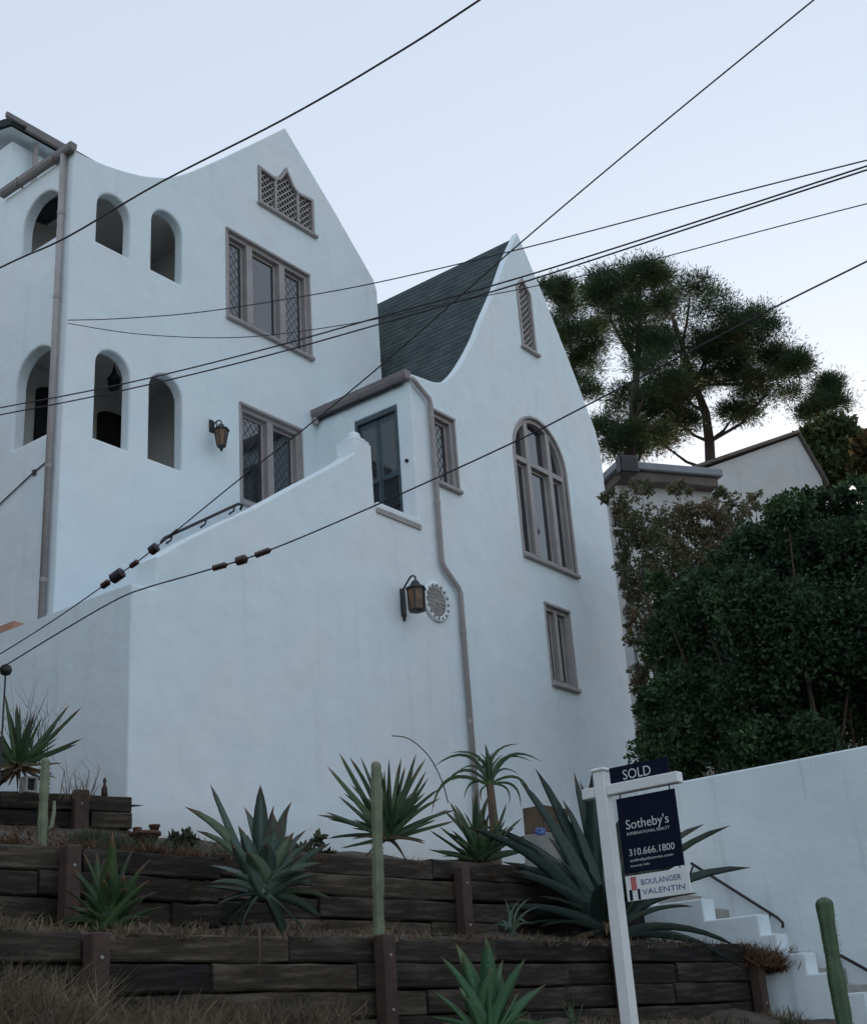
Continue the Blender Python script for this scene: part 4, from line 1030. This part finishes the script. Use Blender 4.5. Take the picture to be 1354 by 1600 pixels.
cable('lowest cable with three dark insulators in front of the stair block', [(-150, 1135, 13.4), (0, 1045, 12.8), (90, 990, 12.4), (180, 938, 12.1), (230, 918, 11.9), (320, 892, 11.6), (420, 860, 11.3), (590, 788, 10.8), (800, 692, 10.2), (911, 636, 9.9), (1190, 490, 9.2), (1354, 408, 8.8), (1600, 285, 8.2)], .0095,
      [(345, 884, 11.55, .14, .03, 'porcelain', 'insulator'), (380, 875, 11.45, .1, .042, 'porcelain', 'insulator'), (412, 862, 11.35, .15, .03, 'porcelain', 'insulator')])

# ------------------------------------------------------------------ foliage
def leaf_cloud(name, pos, size, mat, parent=None, aspect=.5, dirs=None, seed=1, jit=.35, tri=False):
    """one small folded leaf face per position; numpy arrays in, one mesh out"""
    rg = np.random.default_rng(seed); n = len(pos)
    d = rg.normal(size=(n, 3)) if dirs is None else dirs+rg.normal(size=(n, 3))*jit
    d /= np.linalg.norm(d, axis=1)[:, None]
    a = rg.normal(size=(n, 3)); s = np.cross(d, a); s /= np.linalg.norm(s, axis=1)[:, None]+1e-9
    L = (size*rg.uniform(.45, 1.6, n))[:, None]; W_ = L*aspect
    if tri:
        v = np.stack([pos-s*W_*.5, pos+s*W_*.5, pos+d*L], 1).reshape(-1, 3); k = 3
    else:
        v = np.stack([pos, pos+d*L*.5-s*W_*.5, pos+d*L, pos+d*L*.5+s*W_*.5], 1).reshape(-1, 3); k = 4
    me = bpy.data.meshes.new(name)
    me.vertices.add(n*k); me.vertices.foreach_set('co', v.ravel().astype(np.float32))
    me.loops.add(n*k); me.loops.foreach_set('vertex_index', np.arange(n*k, dtype=np.int32))
    me.polygons.add(n); me.polygons.foreach_set('loop_start', np.arange(0, n*k, k, dtype=np.int32)); me.polygons.foreach_set('loop_total', np.full(n, k, dtype=np.int32))
    me.update(); me.validate(); me.materials.append(M[mat]); return link(name, me, parent)
def clump_points(c, r, n, rg, shell=.55):
    u = rg.normal(size=(n, 3)); u /= np.linalg.norm(u, axis=1)[:, None]
    q = rg.uniform(shell**3, 1, n)**(1/3); return np.array(c)+u*q[:, None]*np.array(r)
def px_clumps(lst, H, spread, rg):
    out = []
    for (x, y, rx, ry) in lst:
        h = H+rg.uniform(-spread, spread); c = at_h(x, y, h); k = (c-EYE).length/FPX
        out.append((c, (rx*k, rx*k*.9, ry*k), h))
    return out
def pine(label, H, spread, clumps, trunk, seed, brown=0, dens=.72, size=.115, branch=True, mat='pine'):
    rg = np.random.default_rng(seed)
    rn_ = random.Random(seed); extra = []
    for (x, y, rx, ry) in clumps:
        for k_ in range(3):
            a_ = rn_.uniform(0, 6.28); f_ = rn_.uniform(.35, .55); extra.append((x+rx*.85*math.cos(a_), y-ry*.7*abs(math.sin(a_))+ry*.2, rx*f_, ry*f_*.8))
    cl = px_clumps(extra+list(clumps), H, spread, rg)
    tk = [at_h(x, y, H) for x, y, r_ in trunk]; base = tk[0].copy(); base.z = z_hill(base.x, base.y)-.3
    t_ = thing('pine_tree', base, label, 'tree', 'pines on the skyline')
    pts = [base]+tk; rad = [trunk[0][2]*1.2]+[r_ for _, _, r_ in trunk]
    tr = MB().tube(pts, rad, 9).build('trunk', 'bark', t_, True)
    if branch:
        for c, r_, h in cl[len(extra):]:
            j = min(range(len(tk)), key=lambda i: (tk[i]-c).length+(2.0 if tk[i].z > c.z else 0)); a = tk[j]
            mid = a.lerp(c, .5)+Vector((0, 0, -.15*(c-a).length*.6))
            MB().tube([a, mid, c], [.06, .045, .02], 5).build('limb', 'bark', t_)
    P = []; Dn = []; Pb = []; Db = []
    for i, (c, r_, h) in enumerate(cl):
        vol = r_[0]*r_[1]*r_[2]; nsub = max(8, int(30*vol**.55*dens))
        sub = clump_points(c, [q*.92 for q in r_], nsub, rg, .25)
        for s_ in sub:
            n = int(250*dens**.5); rr = rg.uniform(.22, .48)
            p = s_+rg.normal(size=(n, 3))*np.array([rr, rr, rr*.7])*.52; dd = p-s_+np.array([0, 0, .12])
            if i >= len(cl)-brown or rg.uniform() < .02: Pb.append(p); Db.append(dd)
            else: P.append(p); Dn.append(dd)
    nm = lambda D_: np.concatenate(D_)/(np.linalg.norm(np.concatenate(D_), axis=1)[:, None]+1e-6)
    leaf_cloud('crown', np.concatenate(P), size, mat, t_, .16, nm(Dn), seed, .45)
    if Pb: leaf_cloud('browning_needles', np.concatenate(Pb), size, 'pine_brown', t_, .16, nm(Db), seed+1, .45)
    return t_
pine('tall open-crowned pine with forked trunk above the neighbour roof', 37, 2.0,
     [(1010, 440, 42, 34), (1078, 458, 40, 26), (1030, 500, 48, 42), (1115, 505, 55, 38), (1168, 512, 42, 40), (1058, 545, 48, 38), (1105, 565, 50, 36), (1180, 555, 36, 32), (1218, 580, 36, 30), (1228, 560, 26, 28), (1200, 612, 40, 22), (1140, 540, 40, 30), (1062, 612, 26, 22), (1152, 590, 26, 16), (1085, 600, 24, 18), (1150, 645, 22, 10), (1060, 660, 22, 22), (1030, 690, 26, 18)],
     [(1110, 735, .16), (1108, 690, .15), (1102, 645, .13), (1085, 600, .10), (1065, 540, .08), (1045, 480, .05)], 21, brown=2)
pine('dense dark pine filling the gap between wing gable and open pine', 34, 1.6,
     [(990, 435, 40, 30), (955, 450, 34, 34), (940, 470, 24, 28), (965, 500, 36, 40), (1000, 540, 36, 36), (1015, 590, 46, 38), (990, 630, 42, 38), (965, 670, 32, 34), (975, 705, 34, 24), (1030, 640, 30, 30), (1010, 680, 30, 26), (1045, 620, 24, 30)],
     [(985, 740, .15), (988, 660, .13), (995, 570, .1), (1000, 480, .06), (1000, 440, .03)], 22, brown=1)
pine('sparse pine partly hidden by the right slope of the wing gable', 41, 1.5,
     [(862, 455, 18, 24), (880, 500, 30, 34), (900, 535, 36, 36), (915, 575, 32, 36), (905, 610, 24, 26), (890, 455, 22, 14), (925, 520, 24, 26)],
     [(905, 740, .14), (903, 640, .1), (895, 560, .07), (885, 480, .04)], 23, dens=.8)
pine('small thin treetop above the round bush at the right', 42, .8,
     [(1292, 605, 20, 16), (1282, 625, 20, 14), (1300, 628, 16, 12), (1262, 645, 14, 8)], [(1285, 700, .12), (1287, 640, .07), (1292, 610, .03)], 24, dens=.6)

def shrub(name, label, H, spread, clumps, mat, size, n_per, seed, aspect=.55, shell=.45, stems=True, ground=None, stemr=.05, cat='shrub', dens=110):
    rg = np.random.default_rng(seed); cl = px_clumps(clumps, H, spread, rg)
    cx = sum((c for c, _, _ in cl), Vector())/len(cl); gz = z_hill(cx.x, cx.y)-.1 if ground is None else ground
    t_ = thing(name, (cx.x, cx.y, gz), label, cat)
    if stems:
        sm = MB(); rnd = random.Random(seed)
        for c, r_, h in cl:
            a = Vector((cx.x+(c.x-cx.x)*.45, cx.y+(c.y-cx.y)*.45, gz)); sm.tube([a, a.lerp(c, .5)+Vector((rnd.uniform(-.2, .2), rnd.uniform(-.2, .2), 0)), c], [stemr, stemr*.6, stemr*.25], 5)
        sm.build('stems', 'bark', t_)
    P = [];
    for c, r_, h in cl:
        vol = (r_[0]*r_[1]*r_[2])**(2/3); ns = max(6, int(dens*vol))
        for s_ in clump_points(c, [q*.9 for q in r_], ns, rg, .5):
            rr = min(r_)*rg.uniform(.28, .5); P.append(clump_points(s_, (rr, rr, rr), int(n_per*rg.uniform(.6, 1.3)), rg, shell))
    leaf_cloud('foliage', np.concatenate(P), size, mat, t_, aspect, None, seed)
    return t_
rg0 = np.random.default_rng(5)
hd = [(1310, 820, 58, 46), (1230, 808, 38, 38), (1180, 872, 54, 48), (1330, 880, 70, 70), (1250, 890, 70, 70), (1160, 950, 70, 70), (1250, 990, 75, 75), (1335, 990, 70, 80), (1110, 1040, 60, 60), (1180, 1080, 75, 70), (1280, 1100, 80, 70), (1350, 1090, 60, 70), (1100, 1140, 70, 60), (1180, 1170, 70, 50), (1050, 1180, 60, 60), (1260, 1170, 60, 50), (1020, 1120, 25, 50), (1400, 820, 70, 70), (1420, 950, 80, 90), (1400, 1080, 80, 90), (1490, 900, 80, 100), (1480, 1050, 80, 100), (1570, 980, 80, 110), (1335, 768, 36, 24), (1275, 778, 26, 18), (1040, 1010, 34, 55), (1028, 930, 24, 45), (1085, 940, 45, 50), (1130, 890, 30, 34), (1060, 1100, 50, 50)]
shrub('broadleaf_tree', 'big dark green broadleaf tree mass above the white garden wall', 18.6, .9, hd, 'hedge', .068, 120, 31, dens=190, cat='tree', stemr=.035)
vn = [(975, 800, 20, 35), (1010, 820, 34, 34), (1060, 815, 38, 32), (1110, 815, 36, 34), (1150, 800, 22, 30), (1182, 785, 14, 20), (1000, 765, 22, 16), (1060, 768, 24, 14), (1120, 770, 20, 14), (990, 870, 30, 60), (1040, 880, 50, 55), (1090, 880, 45, 50), (1130, 850, 30, 35), (1000, 960, 24, 60), (1045, 970, 45, 60), (1090, 970, 40, 55), (1020, 1060, 26, 60), (1060, 1060, 36, 60), (1010, 1140, 18, 40), (948, 770, 12, 20), (966, 830, 12, 40), (975, 900, 14, 45), (986, 985, 14, 50), (996, 1075, 14, 45)]
shrub('climbing_shrub', 'thin reddish green climbing shrub against the neighbour wall beside the wing', 22.0, .7, vn, 'vine', .06, 58, 32, dens=230, stemr=.02)
rb = [(1300, 690, 45, 38), (1270, 700, 30, 30), (1325, 705, 30, 40), (1290, 730, 45, 30)]
shrub('round_bush', 'rounded olive bush on the skyline at the far right', 36, .8, rb, 'bush', .16, 110, 33, stems=False)
shrub('round_bush', 'darker bush cut by the right picture edge above the hedge', 33, .6, [(1352, 715, 26, 40), (1385, 700, 40, 50)], 'pine_brown', .16, 90, 34, stems=False)

def blades(name, label, cat, pts, h0, n, mat, spread, seed, lean=.5, wdt=.006, kind='stuff'):
    """tufts of thin tapering blades round each base point"""
    rg = np.random.default_rng(seed); V = []; 
    for P in pts:
        k = int(n*rg.uniform(.6, 1.4)); b = np.array(P)+np.c_[rg.normal(0, spread, k), rg.normal(0, spread, k), np.zeros(k)-.02]
        h = h0*rg.uniform(.35, 1.25, k); d = np.c_[rg.normal(0, lean, k), rg.normal(0, lean, k), np.ones(k)]; d /= np.linalg.norm(d, axis=1)[:, None]
        a = rg.uniform(0, 2*math.pi, k); s = np.c_[np.cos(a), np.sin(a), np.zeros(k)]*wdt*rg.uniform(.6, 1.4, k)[:, None]
        m_ = b+d*h[:, None]*.55; tip = b+d*h[:, None]+np.c_[rg.normal(0, .25, k), rg.normal(0, .25, k), -.12*np.ones(k)]*h[:, None]
        V.append(np.stack([b-s, b+s, m_+s*.7, m_-s*.7, tip], 1).reshape(-1, 3))
    v = np.concatenate(V); n_ = len(v)//5
    me = bpy.data.meshes.new(name); me.vertices.add(len(v)); me.vertices.foreach_set('co', v.ravel().astype(np.float32))
    li = (np.arange(n_)[:, None]*5+np.array([0, 1, 2, 3, 3, 2, 4])).ravel()
    me.loops.add(n_*7); me.loops.foreach_set('vertex_index', li.astype(np.int32))
    me.polygons.add(n_*2); me.polygons.foreach_set('loop_start', (np.arange(n_)[:, None]*7+np.array([0, 4])).ravel().astype(np.int32))
    me.polygons.foreach_set('loop_total', np.tile([4, 3], n_).astype(np.int32))
    me.update(); me.validate(); me.materials.append(M[mat]); o = link(name, me)
    return tag(o, label, cat, None, kind)
def strip(px0, px1, n, s0, s1, zf, seed, py=1460):
    rg = np.random.default_rng(seed); out = []
    for i in range(n):
        s = rg.uniform(s0, s1); P = on_s(rg.uniform(px0, px1), py, s); out.append((P.x, P.y, zf(s)+wob(P.x, P.y)*.6))
    return out
blades('dry_grass', 'tall dry brown grass in front of the lowest timber wall at left', 'grass', strip(-60, 130, 60, 5.9, 6.85, z_bank, 1, 1560), .55, 60, 'drygrass', .07, 41, .35)
blades('dry_grass', 'pale dry grass tufts below the lowest timber wall', 'grass', strip(120, 540, 110, 6.1, 6.85, z_bank, 2, 1560), .32, 46, 'drygrass', .06, 42, .4)
blades('dry_grass', 'short dry grass along the foot of the lowest wall at right', 'grass', strip(520, 1260, 60, 6.2, 6.85, z_bank, 3, 1580), .16, 30, 'drygrass', .06, 43, .5)
def edge(px0, px1, n, s, z, seed, py):
    rg = np.random.default_rng(seed); out = []
    for i in range(n):
        P = on_s(rg.uniform(px0, px1), py, s+rg.uniform(-.02, .1)); out.append((P.x, P.y, z+rg.uniform(-.01, .02)))
    return out
blades('dry_grass', 'dry strands spilling over the top edge of the lowest timber wall', 'grass', edge(-30, 1200, 75, 7.02, 2.42, 61, 1466), .13, 26, 'drygrass', .05, 62, 1.3)
blades('dry_grass', 'dry strands along the top edge of the middle timber wall', 'grass', edge(-30, 880, 70, 8.26, 3.15, 63, 1335), .12, 26, 'rustshrub', .05, 64, 1.2)
blades('leaf_litter', 'brown dry litter and weeds on the lower planting bed', 'litter', strip(-40, 1230, 170, 7.15, 8.1, z_bed, 4, 1450), .085, 30, 'rustshrub', .07, 44, 1.2)
blades('dry_grass', 'thin dry grass on the lower planting bed', 'grass', strip(-40, 1230, 90, 7.15, 8.1, z_bed, 5, 1450), .14, 22, 'drygrass', .06, 45, .6)
blades('leaf_litter', 'dry litter on the upper planting bed under the aloes', 'litter', strip(-40, 900, 190, 8.4, 10.8, z_top, 6, 1330), .10, 30, 'rustshrub', .09, 46, 1.2)
blades('weeds', 'grey-green weeds on the upper planting bed', 'weeds', strip(90, 520, 46, 8.45, 9.4, z_top, 7, 1330), .15, 40, 'weed', .06, 47, .5)
blades('weeds', 'greenish weeds at the foot of the lowest wall', 'weeds', strip(-40, 700, 40, 6.2, 6.9, z_bank, 8, 1560), .2, 34, 'weed', .06, 48, .5)
o = blades('dry_shrub', 'rusty dry tuft spilling over the right end of the lowest wall', 'shrub', [tuple(on_s(1186+i*7, 1508+i*3, 6.9)) for i in range(8)], .27, 420, 'rustshrub', .075, 49, .9, .006, None)
o = blades('dry_shrub', 'pale yellowish dry tuft in front of the uppermost timber wall', 'shrub', [tuple(on_s(135+i*9, 1325, 9.6)) for i in range(3)], .22, 260, 'weed', .07, 50, .7, .005, None)
o = blades('green_weed', 'small bright green weed at the foot of the steps', 'weed', [tuple(on_s(1233, 1612, 6.3))], .16, 60, 'bush', .03, 51, .4, .012, None)
o = blades('dry_stalks', 'thin grey dry stalks above the aloe at the left edge', 'shrub', [tuple(on_s(25+i*18, 1190, 12.0)) for i in range(3)], .95, 16, 'weed', .05, 52, .25, .005, None)
o = blades('dry_stalks', 'thin brown stalks behind the small pale cactus', 'shrub', [tuple(on_s(100+i*16, 1245, 11.4)) for i in range(3)], .45, 14, 'drygrass', .04, 53, .3, .004, None)
shrub('small_shrub', 'small grey-green shrub at the wall foot left of the blue-green agave', dep(on_s(285, 1310, 10.0)), .1, [(288, 1312, 20, 14), (272, 1318, 12, 9)], 'weed', .06, 60, 35, stems=False, ground=3.5)
shrub('small_shrub', 'loose green shrub right behind the blue-green agave', dep(on_s(490, 1330, 9.2)), .1, [(490, 1330, 32, 24), (470, 1345, 26, 20), (515, 1345, 18, 14)], 'weed', .06, 70, 36, stems=False, ground=3.2)
# dried flower stalk arching over the wall and hanging dead leaf
k = [(700, 1255), (690, 1220), (672, 1185), (650, 1162), (632, 1152), (612, 1150)]
o = MB().tube(spline([tuple(on_s(x, y, 8.9)) for x, y in k], 4), .006, 5).build('dry_flower_stalk', 'twig', None, True); tag(o, 'thin dry stalk arching left from the tree aloe', 'stalk')
k = [(405, 1450), (406, 1490), (403, 1535)]
o = MB().tube([tuple(on_s(x, y, 6.93)) for x, y in k], [.008, .005, .003], 5).build('dead_leaf', 'twig', None, True); tag(o, 'thin dead leaf hanging from the blue-green agave over the wall', 'leaf')
